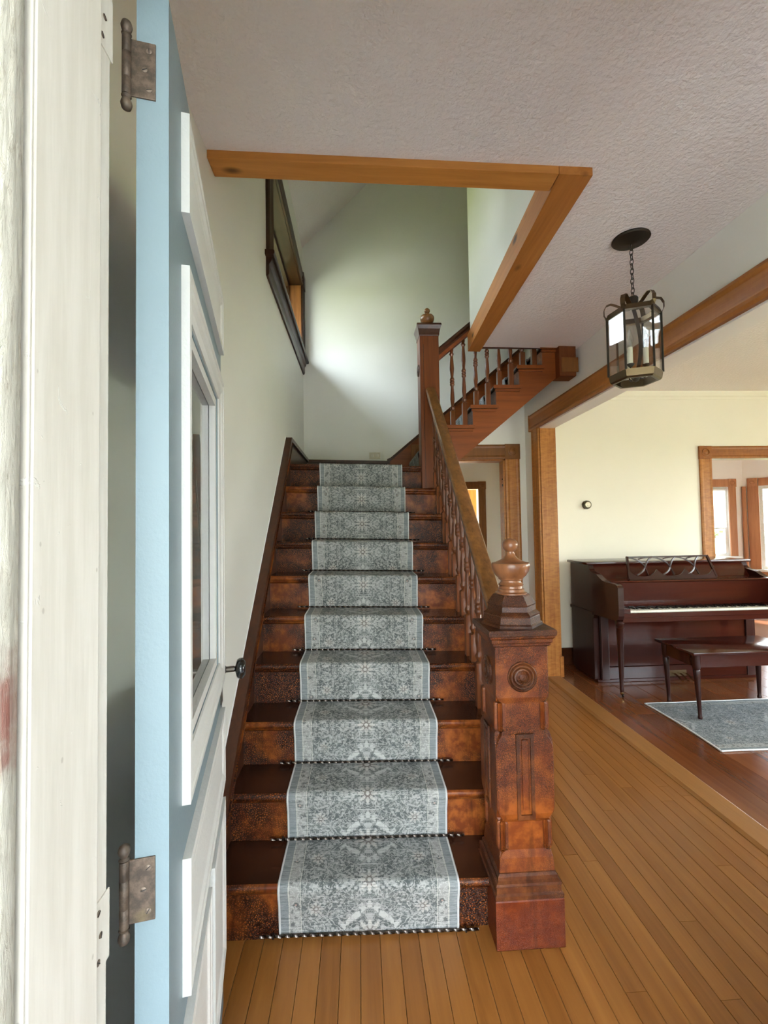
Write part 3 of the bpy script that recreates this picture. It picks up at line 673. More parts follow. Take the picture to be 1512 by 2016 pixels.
# hinges
def screw(par, x, y, z, ax, r=0.0042):
    mb = MB(); mb.lathe([(r, 0), (r, 0.0006), (r * 0.6, 0.0011), (0.0002, 0.0012)], (0, 0, 0), 12, 0)
    mb.v = [(x + ax * a, y + b, z + c) for a, b, c in mb.v]
    s = mb.build('screw', 'screw', par)
    an = random.uniform(0, PI); dy, dz = math.cos(an) * r * 0.9, math.sin(an) * r * 0.9; q = 0.0006
    p = [(y - dy - dz * q / r, z - dz + dy * q / r), (y + dy - dz * q / r, z + dz + dy * q / r), (y + dy + dz * q / r, z + dz - dy * q / r), (y - dy + dz * q / r, z - dz - dy * q / r)]
    MB().prism(p, x + ax * 0.0009, x + ax * 0.0014, 0).build('slot', 'slot', s, smooth=False)
for hz in (2.192, 0.985):
    h = MB().box(-0.0026, 0.0004, 0.018, 0.052, hz - 0.044, hz + 0.044, 0.0006).build('hinge_leaf', 'hinge_iron', door, smooth=False)
    for k, dz in enumerate((-0.030, 0.0, 0.030)): screw(h, -0.0026, 0.027 + 0.006 * (k % 2), hz + dz, -1)
    cy = 0.0575
    b = MB(); b.lathe([(0.0062, hz - 0.046), (0.0064, hz - 0.0455), (0.0064, hz - 0.020), (0.0060, hz - 0.0195), (0.0064, hz - 0.019), (0.0064, hz + 0.019), (0.0060, hz + 0.0195), (0.0064, hz + 0.020), (0.0064, hz + 0.0455), (0.0062, hz + 0.046)], (-0.004, cy, 0), 16)
    bo = b.build('hinge_barrel', 'hinge_iron', door, ang=50)
    for sg in (-1, 1):
        t = MB(); t.lathe([(0.0050, hz + sg * 0.046), (0.0072, hz + sg * 0.048), (0.0045, hz + sg * 0.051), (0.0070, hz + sg * 0.055), (0.0082, hz + sg * 0.060), (0.0066, hz + sg * 0.066), (0.0020, hz + sg * 0.069)], (-0.004, cy, 0), 16)
        t.build('hinge_tip', 'hinge_iron', door, ang=60)
    # the half of the hinge on the jamb is painted over
    jh = MB().box(-0.3372, -0.3353, 0.598, 0.636, hz - 0.044, hz + 0.044, 0.0006).build('painted_hinge_leaf', 'jamb_paint', jf, smooth=False)
    for k, dz in enumerate((-0.030, 0.0, 0.030)): screw(jh, -0.3353, 0.610 + 0.005 * (k % 2), hz + dz, 1, 0.0038)

# ------------------------------------------------------------------ lower stair flight
RISE, RUN, Y1 = 0.2, 0.2153, 1.713
SX0, SX1 = -0.549, 0.632
def ny(n): return Y1 + RUN * (n - 1)
st = empty('staircase', (0, 1.7, 0), 'crackle varnished wooden staircase with turned balusters, turning right at a landing', 'staircase')
off = Vector((0, 1.7, 0))
def sb(mb, name, mat, par=st, sag=True, **k):
    if sag: mb.sag()
    o = off if par is st or (par.parent is st if par else False) else None
    mb.v = [(x, y - 1.7, z) for x, y, z in mb.v]
    return mb.build(name, mat, par, **k)
for n in range(1, 11):
    y, z = ny(n), RISE * n
    zb = RISE * (n - 1) + (0.0 if n > 1 else -0.012)
    r = MB().box(SX0, 0.60, y + 0.030, y + 0.050, zb, z - 0.030, 0.0)
    sb(r, 'riser', 'riser', smooth=False)
    cv = MB(); cv.prism([(y + 0.030, z - 0.030), (y + 0.012, z - 0.030), (y + 0.014, z - 0.037), (y + 0.022, z - 0.045), (y + 0.030, z - 0.048)], SX0, 0.60, 0)
    sb(cv, 'cove_moulding', 'riser', smooth=False)
    y1 = ny(n + 1) + 0.030 if n < 10 else YB - 0.001
    x1 = SX1 if n < 10 else 0.66
    xa = SX0 if n < 10 else XL + 0.031
    t = MB(); t.prism([(y + 0.011, z - 0.030), (y + 0.003, z - 0.027), (y, z - 0.019), (y, z - 0.011), (y + 0.003, z - 0.004), (y + 0.011, z)], xa, x1, 0)
    sb(t, 'nosing', 'riser', ang=50)
    t = MB(); t.prism([(y + 0.0112, z - 0.030), (y + 0.0112, z), (y1, z), (y1, z - 0.030)], xa, x1, 0)
    if n < 10: sb(t, 'tread', 'tread', smooth=False)
    else: sb(t, 'landing', 'riser', ang=40)
# wall skirt with cap, landing skirts
sk = MB(); sk.prism([(1.60, 0.0), (1.60, 0.205), (3.645, 2.21), (4.859, 2.215), (4.859, 1.9), (3.72, 1.86), (1.86, 0.0)], XL + 0.0005, SX0 - 0.0005, 0)
sb(sk, 'skirt_board', 'dark_wood', sag=False, smooth=False)
def sweep_cap(p0, p1, h, x0, x1, nm):
    c = MB(); c.prism([(p0[0], p0[1]), (p1[0], p1[1]), (p1[0], p1[1] - h), (p0[0], p0[1] - h)], x0, x1, 0); return c
cp = MB(); cp.prism([(1.585, 0.190), (3.645, 2.222), (3.645, 2.166), (1.585, 0.134)], XL + 0.0005, -0.528, 0)
sb(cp, 'skirt_cap', 'dark_wood', sag=False, smooth=False)
cp = MB(); cp.prism([(1.585, 0.190), (3.645, 2.222), (3.645, 2.229), (1.585, 0.197)], XL + 0.0005, XL + 0.004, 0)
sb(cp, 'caulk_line', 'white_trim', sag=False, smooth=False)
cp = MB(); cp.prism([(1.60, 0.150), (3.655, 2.178), (3.655, 2.163), (1.60, 0.135)], XL + 0.0005, -0.521, 0)
sb(cp, 'skirt_bead', 'riser', sag=False, smooth=False)
cp = MB(); cp.prism([(3.645, 2.222), (4.859, 2.226), (4.859, 2.196), (3.645, 2.190)], XL + 0.0005, -0.528, 0)
sb(cp, 'landing_skirt_cap', 'dark_wood', sag=False, smooth=False)
mb = MB().box(XL + 0.031, 0.33, YB - 0.022, YB - 0.0005, 1.96, 2.205, 0.003); sb(mb, 'landing_skirt', 'dark_wood', smooth=False)
mb = MB().box(XL + 0.031, 0.33, YB - 0.032, YB - 0.0225, 2.178, 2.210, 0.003); sb(mb, 'landing_skirt_cap', 'dark_wood', smooth=False)
# outer string and panelled spandrel on the open side
sp = MB(); pts = [(1.90, 0.0), (1.90, 0.33)]
for n in range(2, 10): pts += [(ny(n) + 0.03, RISE * (n - 1) - 0.032), (ny(n) + 0.03, RISE * n - 0.032)]
pts += [(3.60, 1.768), (3.60, 0.0)]
sp.prism([(1.90, 0.0)] + pts[2:], 0.603, 0.625, 0); sb(sp, 'spandrel_panel', 'stringer', smooth=False)

# balusters: square foot, vase turnings, rings
def baluster_mesh(foot, total, r=0.019):
    """one continuous surface; square foot turns into the round shaft"""
    mb = MB(); seg = 12; rings = []
    def sq(h, z): 
        out = []
        for k in range(seg):
            a = 2 * PI * k / seg + PI / 4; c, s_ = math.cos(a), math.sin(a); m_ = max(abs(c), abs(s_)); out.append((h * c / m_, h * s_ / m_, z))
        return out
    def rd(q, z): return [(q * math.cos(2 * PI * k / seg + PI / 4), q * math.sin(2 * PI * k / seg + PI / 4), z) for k in range(seg)]
    rings += [sq(r, 0), sq(r, foot), rd(r * 0.80, foot + 0.006)]
    T = total - foot; f = foot
    for q, t in ((0.62, .02), (1.0, .05), (1.02, .062), (0.62, .085), (0.66, .10), (0.95, .19), (0.86, .26), (0.60, .385), (0.72, .40), (0.98, .412), (0.98, .428), (0.78, .44), (0.98, .452), (0.98, .468), (0.78, .48), (0.98, .492), (0.98, .508), (0.66, .53), (0.60, .545), (0.95, .66), (0.90, .71), (0.58, .86), (0.62, .875), (0.95, .892), (0.95, .908), (0.60, .925), (0.78, .955), (0.78, 1.0)):
        rings.append(rd(r * q, f + T * t))
    for i, R in enumerate(rings): mb.v += R
    for i in range(len(rings) - 1):
        for k in range(seg): l = (k + 1) % seg; mb.f.append((i * seg + k, i * seg + l, (i + 1) * seg + l, (i + 1) * seg + k))
    mb.f.append(tuple(range(seg - 1, -1, -1))); mb.f.append(tuple((len(rings) - 1) * seg + k for k in range(seg)))
    return mb
RSL = 0.875
def rail_z(y): return 1.165 + RSL * (y - 1.95)          # top of the hand rail
srcs = {}
for n in range(1, 10):
    for j, dy in enumerate((0.052, 0.160)):
        y = ny(n) + dy
        if y < 1.90 or y > 3.56: continue
        z0 = RISE * n + sagz(0.59); h = rail_z(y) - 0.058 - z0
        base = 0.68 if j == 0 else 0.76
        if j not in srcs:
            o = baluster_mesh(0.13 if j == 0 else 0.20, base).build('baluster', 'baluster', st, ang=50); srcs[j] = o
        else: o = inst(srcs[j], 'baluster', (0, 0, 0), st)
        o.location = (0.592, y - 1.7, z0); o.scale = (1, 1, h / base)
# hand rail
RP = [(-0.024, -0.070), (0.024, -0.070), (0.026, -0.052), (0.034, -0.046), (0.040, -0.034), (0.039, -0.020), (0.032, -0.008), (0.018, -0.001), (0.0, 0.0), (-0.018, -0.001), (-0.032, -0.008), (-0.039, -0.020), (-0.040, -0.034), (-0.034, -0.046), (-0.026, -0.052)]
mb = MB(); mb.prism([(0.582 + a, b) for a, b in RP], 1.84, 3.605, 1); mb.v = [(x, y, z + rail_z(y)) for x, y, z in mb.v]
sb(mb, 'hand_rail', 'rail', sag=False, ang=30)
mb = MB(); mb.prism([(0.582 + a, b) for a, b in ((-0.030, -0.086), (0.030, -0.086), (0.030, -0.0705), (-0.030, -0.0705))], 1.84, 3.605, 1); mb.v = [(x, y, z + rail_z(y)) for x, y, z in mb.v]
sb(mb, 'sub_rail', 'dark_wood', sag=False, smooth=False)

# lower newel
NX, NY = 0.582, 1.755
nw = empty('newel_post', (NX, NY - 1.7, 0.0)); nw.parent = st
tag(nw, 'carved square newel post with rosettes and urn finial')
SQ2 = math.sqrt(2)
def sqlathe(prof, nm, mat, par, seg=4, ph=PI / 4, sm=False, k=SQ2):
    return MB().lathe([(r * k, z) for r, z in prof], (0, 0, 0), seg, 2, ph).build(nm, mat, par, smooth=sm)
sqlathe([(0.121, 0.0), (0.1235, 0.004), (0.1235, 0.166), (0.121, 0.172)], 'newel_base', 'newel_red', nw)
sqlathe([(0.1235, 0.172), (0.1235, 0.186), (0.117, 0.192), (0.116, 0.212), (0.119, 0.216), (0.117, 0.224), (0.109, 0.230), (0.108, 0.242), (0.102, 0.250), (0.096, 0.254)], 'base_moulding', 'cap_dark', nw)
def ring(h, w, nn, z):
    R = []
    for (sx_, sy_, flip) in ((1, 1, 0), (-1, 1, 1), (-1, -1, 0), (1, -1, 1)):
        p = [(sx_ * h, sy_ * w), (sx_ * nn, sy_ * nn), (sx_ * w, sy_ * h)]
        if flip: p = p[::-1]
        R += [(a, b, z) for a, b in p]
    return R
mb = MB(); h = 0.098; hm = 0.106; e_ = 0.002
secs = [(h + .004, h + .002, h + .003, 0.254), (h, h - e_, h - e_ / 2, 0.300), (h - .004, h - .012, h - .010, 0.318), (h - .006, 0.070, 0.074, 0.326), (h - .006, 0.070, 0.074, 0.424),
        (h - .002, 0.090, 0.092, 0.430), (hm - .004, hm - .022, hm - .018, 0.438), (hm, hm - .010, hm - .007, 0.458), (hm, hm - e_, hm - e_ / 2, 0.480), (hm, hm - e_, hm - e_ / 2, 0.690), (hm, hm - .010, hm - .007, 0.716), (hm - .004, hm - .024, hm - .020, 0.736),
        (h - .002, 0.080, 0.084, 0.744), (h - .006, 0.070, 0.074, 0.750), (h - .006, 0.070, 0.074, 0.846), (h - .004, h - .014, h - .011, 0.854), (h, h - .004, h - .003, 0.868), (h, h - e_, h - e_ / 2, 0.880), (h, h - e_, h - e_ / 2, 1.056)]
for s_ in secs: mb.v += ring(*s_)
for i in range(len(secs) - 1):
    for k in range(12): l = (k + 1) % 12; mb.f.append((i * 12 + k, i * 12 + l, (i + 1) * 12 + l, (i + 1) * 12 + k))
mb.f.append(tuple(range(11, -1, -1))); mb.f.append(tuple((len(secs) - 1) * 12 + k for k in range(12)))
mb.build('shaft', 'crackle', nw, smooth=False)
fl_src = None
for (z0, z1) in ((0.326, 0.426), (0.748, 0.848)):
    for sx_ in (-1, 1):
        for sy_ in (-1, 1):
            if fl_src is None:
                m2 = MB(); seg = 20
                for z in (0.0, 0.006, 0.094, 0.100):
                    for k in range(seg):
                        a = 2 * PI * k / seg; q = 0.0235 * (1.0 if k % 2 else 0.70) * (0.85 if z in (0.0, 0.100) else 1)
                        m2.v.append((q * math.cos(a), q * math.sin(a), z))
                for i in range(3):
                    for k in range(seg): l = (k + 1) % seg; m2.f.append((i * seg + k, i * seg + l, (i + 1) * seg + l, (i + 1) * seg + k))
                m2.f.append(tuple(range(seg - 1, -1, -1))); m2.f.append(tuple(3 * seg + k for k in range(seg)))
                o = fl_src = m2.build('fluted_corner', 'crackle', nw, smooth=False)
            else: o = inst(fl_src, 'fluted_corner', (0, 0, 0), nw)
            o.location = (sx_ * 0.0785, sy_ * 0.0785, z0)
def rosette(par, R, loc, rot, mat='cap_dark'):
    mb = MB(); mb.lathe([(R, 0), (R, 0.006), (R * .93, 0.009), (R * .84, 0.004), (R * .78, 0.009), (R * .70, 0.009), (R * .62, 0.004), (R * .56, 0.009), (R * .46, 0.010), (R * .38, 0.004), (R * .32, 0.006), (R * .20, 0.011), (0.001, 0.012)], (0, 0, 0), 32)
    o = mb.build('rosette', mat, par, ang=20); o.location = loc; o.rotation_euler = rot; return o
rosette(nw, 0.054, (0.0, -0.0978, 0.943), (PI / 2, 0, 0)); rosette(nw, 0.054, (-0.0978, 0.0, 0.943), (0, -PI / 2, 0))
rosette(nw, 0.0541, (0.0978, 0.0, 0.943), (0, PI / 2, 0))
def newel_panel(rz):
    fr = panel(1, -0.112, -0.1055, (-0.032, 0.032), (0.440, 0.742), [(-0.020, 0.020, 0.456, 0.728)])
    o = fr.build('panel_moulding', 'cap_dark', nw, smooth=False); o.rotation_euler = (0, 0, rz)
    mb = MB(); mb.box(-0.0125, 0.0125, -0.1115, -0.1055, 0.474, 0.722, 0.003); p = mb.build('raised_panel', 'crackle', nw, smooth=False); p.rotation_euler = (0, 0, rz)
for rz in (0, -PI / 2, PI / 2): newel_panel(rz)
sqlathe([(0.100, 1.052), (0.106, 1.056), (0.107, 1.064), (0.112, 1.068), (0.113, 1.080), (0.119, 1.086), (0.120, 1.092)], 'cap_moulding', 'crackle', nw)
sqlathe([(0.120, 1.092), (0.124, 1.095), (0.125, 1.108), (0.122, 1.115)], 'cap', 'cap_dark', nw)
sqlathe([(0.115, 1.115), (0.115, 1.124), (0.108, 1.130), (0.106, 1.150), (0.104, 1.154), (0.107, 1.160), (0.100, 1.166), (0.092, 1.172), (0.088, 1.190), (0.092, 1.196), (0.088, 1.202), (0.072, 1.226), (0.066, 1.232)], 'hexagonal_pedestal', 'cap_dark', nw, 6, math.radians(-10), k=1.0)
fin = MB().lathe([(0.060, 1.232), (0.060, 1.236), (0.050, 1.241), (0.050, 1.250), (0.045, 1.253), (0.044, 1.262), (0.048, 1.266), (0.042, 1.271), (0.038, 1.278), (0.039, 1.284), (0.046, 1.287), (0.047, 1.292), (0.058, 1.302), (0.068, 1.318), (0.0725, 1.335), (0.0725, 1.345), (0.070, 1.3505), (0.066, 1.3495), (0.045, 1.358), (0.028, 1.368), (0.019, 1.378), (0.015, 1.390), (0.0155, 1.394), (0.021, 1.398), (0.027, 1.406), (0.0300, 1.418), (0.028, 1.430), (0.020, 1.439), (0.008, 1.4435), (0.001, 1.444)], (0, 0, 0), 32)
wood('finial', (0.12, 0.045, 0.02), (0.30, 0.13, 0.06), 2, 30, 0.30, coat=0.3)
fin.build('finial', 'finial', nw, ang=40)

# upper newel at the corner of the landing
n2 = empty('newel_post', (0.578, 3.685 - 1.7, 1.782)); n2.parent = st
tag(n2, 'plain square newel post with a ball finial')
MB().box(-0.078, 0.078, -0.078, 0.078, 0.0, 1.27, 0.004).build('shaft', 'newel_dark', n2, smooth=False)
MB().box(-0.078, 0.078, -0.078, 0.078, 0.0, 0.02, 0.0).build('foot', 'newel_dark', n2, smooth=False)
sqlathe([(0.080, 1.250), (0.083, 1.256), (0.084, 1.275), (0.090, 1.305), (0.097, 1.325), (0.100, 1.332), (0.100, 1.342), (0.094, 1.350)], 'cap', 'dark_wood', n2)
MB().lathe([(0.040, 1.350), (0.040, 1.356), (0.028, 1.362), (0.026, 1.374), (0.036, 1.382), (0.052, 1.400), (0.058, 1.422), (0.057, 1.436), (0.050, 1.447), (0.030, 1.454), (0.014, 1.460), (0.012, 1.468), (0.018, 1.473), (0.0245, 1.486), (0.022, 1.500), (0.012, 1.509), (0.001, 1.511)], (0, 0, 0), 24).build('finial', 'rail', n2, ang=40)
rosette(n2, 0.048, (-0.078, 0, 0.99), (0, -PI / 2, 0), 'dark_wood')
# a fine bead down the corner of the front face
MB().box(-0.050, -0.046, -0.081, -0.0775, 0.02, 1.18, 0.0).build('corner_bead', 'dark_wood', n2, smooth=False)

# ------------------------------------------------------------------ upper stair flight (rises to the right)
RX, RZ, X1, ZL = 0.197, 0.1635, 0.516, 1.985
def nx(m): return X1 + RX * (m - 1)
su = st
def ub(mb, name, mat, **k):
    mb.v = [(x, y - 1.7, z) for x, y, z in mb.v]; return mb.build(name, mat, su, **k)
for m in range(1, 8):
    x, z = nx(m), ZL + RZ * m
    ub(MB().box(x + 0.025, x + 0.043, 3.690, YB - 0.024, z - RZ + (0.001 if m > 1 else 0.02), z - 0.028), 'riser', 'riser', smooth=False)
    y0 = 3.632 if m > 1 else 3.765
    t = MB(); t.prism([(x + 0.010, z - 0.028), (x + 0.002, z - 0.022), (x, z - 0.014), (x + 0.003, z - 0.004), (x + 0.010, z), (nx(m + 1) + 0.025, z), (nx(m + 1) + 0.025, z - 0.028)], y0, YB - 0.024, 1)
    if m < 7: ub(t, 'tread', 'tread', ang=40)
    else:
        t = MB(); t.prism([(x + 0.010, z - 0.028), (x + 0.002, z - 0.022), (x, z - 0.014), (x + 0.003, z - 0.004), (x + 0.010, z), (x + 0.07, z), (x + 0.07, z - 0.028)], 3.632, YB - 0.024, 1); ub(t, 'tread', 'tread', ang=40)
    if m > 1:
        ub(MB().box(x - 0.004, min(nx(m + 1) + 0.035, 1.77), 3.624, 3.6315, z - 0.028, z + 0.001, 0.002), 'return_nosing', 'stringer', smooth=False)
        ub(MB().box(x + 0.012, min(nx(m + 1) + 0.020, 1.76), 3.638, 3.6595, z - 0.046, z - 0.0285, 0.002), 'return_moulding', 'stringer', smooth=False)
def soff(x): return 2.013 + 0.822 * (x - 0.794)
pts = [(0.662, soff(0.662)), (0.662, ZL + RZ - 0.029)]
for m in range(2, 8): pts += [(nx(m) + 0.024, ZL + RZ * (m - 1) - 0.029), (nx(m) + 0.024, ZL + RZ * m - 0.029)]
pts += [(1.77, ZL + RZ * 7 - 0.029), (1.77, soff(1.70)), (1.70, soff(1.70))]
mb = MB(); mb.prism(pts, 3.660, 3.688, 1); ub(mb, 'cut_stringer', 'stringer', smooth=False)
mb = MB(); mb.prism([(0.60, soff(0.60) + 0.004), (1.74, soff(1.74) + 0.004), (1.74, soff(1.74) + 0.020), (0.60, soff(0.60) + 0.020)], 3.6885, YB - 0.001, 1); ub(mb, 'soffit', 'wall', smooth=False)
mb = MB(); mb.prism([(0.30, 1.96), (0.30, 2.210), (0.34, 2.225), (1.80, 2.225 + 1.46 * 0.83), (1.80, 2.9), (0.55, 1.96)], YB - 0.0225, YB - 0.0008, 1); ub(mb, 'wall_skirt', 'stringer', smooth=False)
mb = MB(); mb.prism([(0.30, 2.220), (0.34, 2.238), (1.80, 2.238 + 1.46 * 0.83), (1.80, 2.205 + 1.46 * 0.83), (0.34, 2.205), (0.30, 2.19)], YB - 0.034, YB - 0.023, 1); ub(mb, 'wall_skirt_cap', 'dark_wood', smooth=False)
def urail(x): return 2.945 + 0.822 * (x - 0.641)
mb = MB(); mb.prism([(3.688 + a, b) for a, b in RP], 0.655, 1.66, 0); mb.v = [(x, y, z + urail(x)) for x, y, z in mb.v]; ub(mb, 'hand_rail', 'dark_wood', ang=30)
mb = MB(); mb.prism([(3.688 + a, b) for a, b in ((-0.028, -0.105), (0.028, -0.105), (0.030, -0.0705), (-0.030, -0.0705))], 0.655, 1.66, 0); mb.v = [(x, y, z + urail(x)) for x, y, z in mb.v]; ub(mb, 'sub_rail', 'stringer', smooth=False)
for m in range(1, 8):
    for j, dx in enumerate((0.062, 0.160)):
        x = nx(m) + dx
        if x < 0.68 or x > 1.64: continue
        z0 = ZL + RZ * m; hh = urail(x) - 0.09 - z0; base = (0.68, 0.76)[j]
        o = inst(srcs[j], 'baluster', (x, 3.688 - 1.7, z0), su, scale=(1, 1, hh / base))
dn = empty('newel_post', (1.705, 3.66 - 1.7, 2.70)); dn.parent = su
tag(dn, 'dark drop newel at the head of the stair')
MB().box(-0.07, 0.07, -0.075, 0.065, 0.0, 1.45, 0.004).build('shaft', 'newel_dark', dn, smooth=False)
MB().box(-0.055, 0.085, -0.085, -0.0755, 0.03, 0.15, 0.004).build('drop_block', 'casing_dark', dn, smooth=False)
sqlathe([(0.074, 1.42), (0.085, 1.45), (0.095, 1.475), (0.09, 1.485)], 'cap', 'dark_wood', dn)
# dark fascia of the upstairs floor over the flight
struct('trim_8', MB().box(1.02, XR, 3.641, 3.655, 2.945, 3.11, 0.002), 'dark_wood', 'dark wood fascia on the edge of the upstairs floor', 'fascia', smooth=False)

# ------------------------------------------------------------------ stair runner
HW, CX = 0.326, 0.016
def runner_profile():
    P = []
    for n in range(1, 11):
        y, z = ny(n), RISE * n; zb = RISE * (n - 1)
        P += [(y + 0.020, zb + 0.004), (y + 0.008, z - 0.075), (y - 0.004, z - 0.040), (y - 0.008, z - 0.020), (y - 0.006, z - 0.004), (y + 0.004, z + 0.006), (y + 0.020, z + 0.008)]
        if n < 10: P += [(ny(n + 1) + 0.000, z + 0.008), (ny(n + 1) + 0.018, z + 0.0085)]
    P += [(4.50, 2.008)]
    return P
def strip(name, prof, hw, mat, th, tox, parent=None, nseg=6):
    """prof: list of (s, z) ; tox(u, s, z) -> xyz ; UV = (u, arc length)"""
    L_ = [0.0]
    for a, b in zip(prof, prof[1:]): L_.append(L_[-1] + math.hypot(b[0] - a[0], b[1] - a[1]))
    nrm = []
    for i in range(len(prof)):
        a = prof[max(0, i - 1)]; b = prof[min(len(prof) - 1, i + 1)]
        d = Vector((b[0] - a[0], b[1] - a[1])).normalized(); nrm.append((-d[1], d[0]))
    me = bpy.data.meshes.new(name); vs = []; uv = []; fs = []
    m = nseg + 1
    for layer in (0, 1):
        for i, p in enumerate(prof):
            for k in range(m):
                u = -hw + 2 * hw * k / nseg
                q = (p[0], p[1]) if layer == 0 else (p[0] - nrm[i][0] * th, p[1] - nrm[i][1] * th)
                vs.append(tox(u, *q)); uv.append((u, L_[i]))
    N = len(prof) * m
    for i in range(len(prof) - 1):
        for k in range(nseg):
            a = i * m + k; fs.append((a, a + 1, a + 1 + m, a + m)); fs.append((N + a, N + a + m, N + a + m + 1, N + a + 1))
        for k, s_ in ((0, 1), (nseg, -1)):
            a = i * m + k; fs.append((a, a + m, N + a + m, N + a) if s_ > 0 else (a + m, a, N + a, N + a + m))
    for i in (0, len(prof) - 1):
        for k in range(nseg): a = i * m + k; fs.append((a, N + a, N + a + 1, a + 1))
    me.from_pydata(vs, [], fs); ul = me.uv_layers.new(name='UVMap')
    for lp in me.loops: ul.data[lp.index].uv = uv[lp.vertex_index]
    bm = bmesh.new(); bm.from_mesh(me); bmesh.ops.recalc_face_normals(bm, faces=bm.faces); bm.to_mesh(me); bm.free()
    me.materials.append(MT[mat]); me.shade_smooth()
    try: me.set_sharp_from_angle(angle=math.radians(50))
    except Exception: pass
    o = bpy.data.objects.new(name, me); COL.objects.link(o)
    if parent is not None: o.parent = parent
    return o
pr = runner_profile()
run = strip('stair_runner', pr, HW, 'runner', 0.005, lambda u, s, z: (CX + u, s, z + sagz(CX + u)))
tag(run, 'grey floral distressed carpet runner down the middle of the lower stair flight', 'stair runner')
for sg in (-1, 1):
    pts = [(CX + sg * (HW + 0.001), s, z - 0.002 + sagz(CX + sg * HW)) for s, z in pr]
    MB().tube(pts, 0.0042, 6, up=(1, 0, 0.01)).build('binding', 'binding', run)
up = [(X1 + 0.002, ZL + 0.012)]
for m in range(1, 8):
    x, z = nx(m), ZL + RZ * m
    if m > 1: up += [(x + 0.016, z - RZ + 0.006)]
    up += [(x - 0.004, z - 0.038), (x - 0.007, z - 0.014), (x, z + 0.005), (x + 0.015, z + 0.007)]
    up += [(nx(m + 1) + 0.012, z + 0.007)] if m < 7 else [(x + 0.068, z + 0.007)]
run2 = strip('stair_runner', up, HW, 'runner', 0.005, lambda u, s, z: (s, 4.27 - u, z))
tag(run2, 'grey floral carpet runner on the upper stair flight seen between the balusters', 'stair runner')
# twisted iron stair rods
ordn = ['floor', 'first tread', 'second tread', 'third tread', 'fourth tread', 'fifth tread', 'sixth tread', 'seventh tread', 'eighth tread', 'ninth tread']
def twisted(L_, r, turns):
    mb = MB(); n = int(turns * 12)
    for i in range(n + 1):
        a = 2 * PI * turns * i / n / 2
        for k in range(4):
            b = a + PI / 2 * k; mb.v.append((-L_ / 2 + L_ * i / n, r * math.cos(b), r * math.sin(b)))
    for i in range(n):
        for k in range(4): l = (k + 1) % 4; mb.f.append((i * 4 + k, i * 4 + l, i * 4 + 4 + l, i * 4 + 4 + k))
    mb.f.append((3, 2, 1, 0)); mb.f.append(tuple(n * 4 + k for k in range(4)))
    return mb
rs_ = br = None
for n in range(1, 11):
    e_ = empty('stair_rod', (CX + 0.002, ny(n) + 0.009, RISE * (n - 1) + 0.0155 + sagz(CX)), 'thin twisted iron rod holding the runner where it meets the %s' % ordn[n - 1], 'stair rod', 'stair rods')
    e_.rotation_euler = (0, math.atan(SAG), 0)
    if rs_ is None:
        rs_ = twisted(0.80, 0.0050, 13).build('twisted_rod', 'rod_iron', e_, smooth=False)
        b = MB(); b.box(-0.003, 0.003, -0.006, 0.010, -0.007, 0.007, 0.001); br = b.build('bracket', 'iron_dark', e_, smooth=False); br.location = (-0.352, 0, 0)
    else:
        inst(rs_, 'twisted_rod', (0, 0, 0), e_); inst(br, 'bracket', (-0.352, 0, 0), e_)
    inst(br, 'bracket', (0.352, 0, 0), e_)

# ------------------------------------------------------------------ windows
def sash(name, label, ax, a, u0, u1, z0, z1, mat, mull=(), depth=0.04, fw=0.05, rail=None, cat='window'):
    """glazed sash in a wall opening. ax 1: wall faces Y, u is X; ax 0: wall faces X, u is Y"""
    e = empty(name, (0, 0, 0), label, cat, kind='structure')
    holes = [(u0 + fw, u1 - fw, z0 + fw, z1 - fw)]
    if rail: holes = [(u0 + fw, u1 - fw, z0 + fw, rail - 0.02), (u0 + fw, u1 - fw, rail + 0.02, z1 - fw)]
    panel(ax, a, a + depth, (u0, u1), (z0, z1), holes).build('window_frame', mat, e, smooth=False)
    for h in holes:
        q = MB()
        if ax == 1: q.box(h[0] - 0.005, h[1] + 0.005, a + depth / 2 - 0.002, a + depth / 2 + 0.002, h[2] - 0.005, h[3] + 0.005)
        else: q.box(a + depth / 2 - 0.002, a + depth / 2 + 0.002, h[0] - 0.005, h[1] + 0.005, h[2] - 0.005, h[3] + 0.005)
        q.build('pane', 'glass', e, smooth=False)
    return e
w1 = sash('window_1', 'high stair window in a dark wood frame above the stairs', 0, -0.735, 3.05, 4.72, 3.27, 4.04, 'window_wood', rail=None)
def wb(y0, y1, z0, z1, x0, x1, nm, mat, b=0.003):
    return MB().box(x0, x1, y0, y1, z0, z1, b).build(nm, mat, w1, smooth=False)
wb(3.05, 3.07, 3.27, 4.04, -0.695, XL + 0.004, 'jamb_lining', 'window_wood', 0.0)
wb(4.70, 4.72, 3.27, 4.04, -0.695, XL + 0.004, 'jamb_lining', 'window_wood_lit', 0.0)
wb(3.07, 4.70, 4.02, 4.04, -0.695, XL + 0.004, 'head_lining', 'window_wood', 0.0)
def wcase(y0, y1, z0, z1, nm, vert):
    mb = MB(); x = XL; c = (y1 - y0) if vert else (z1 - z0); a0 = y0 if vert else z0
    prof = [(x, a0), (x + 0.020, a0), (x + 0.028, a0 + c * .10), (x + 0.020, a0 + c * .2), (x + 0.022, a0 + c * .5), (x + 0.018, a0 + c * .6), (x + 0.024, a0 + c * .72), (x + 0.030, a0 + c * .86), (x + 0.024, a0 + c), (x, a0 + c)]
    if vert: mb.prism(prof, z0, z1, 2)
    else: mb.prism([(p, q) for p, q in prof], y0, y1, 1)
    return mb.build(nm, 'window_wood', w1, smooth=False)
wcase(2.93, 3.062, 3.285, 4.025, 'casing', True); wcase(4.708, 4.84, 3.285, 4.025, 'casing', True)
wcase(3.062, 4.708, 4.025, 4.155, 'head_casing', False)
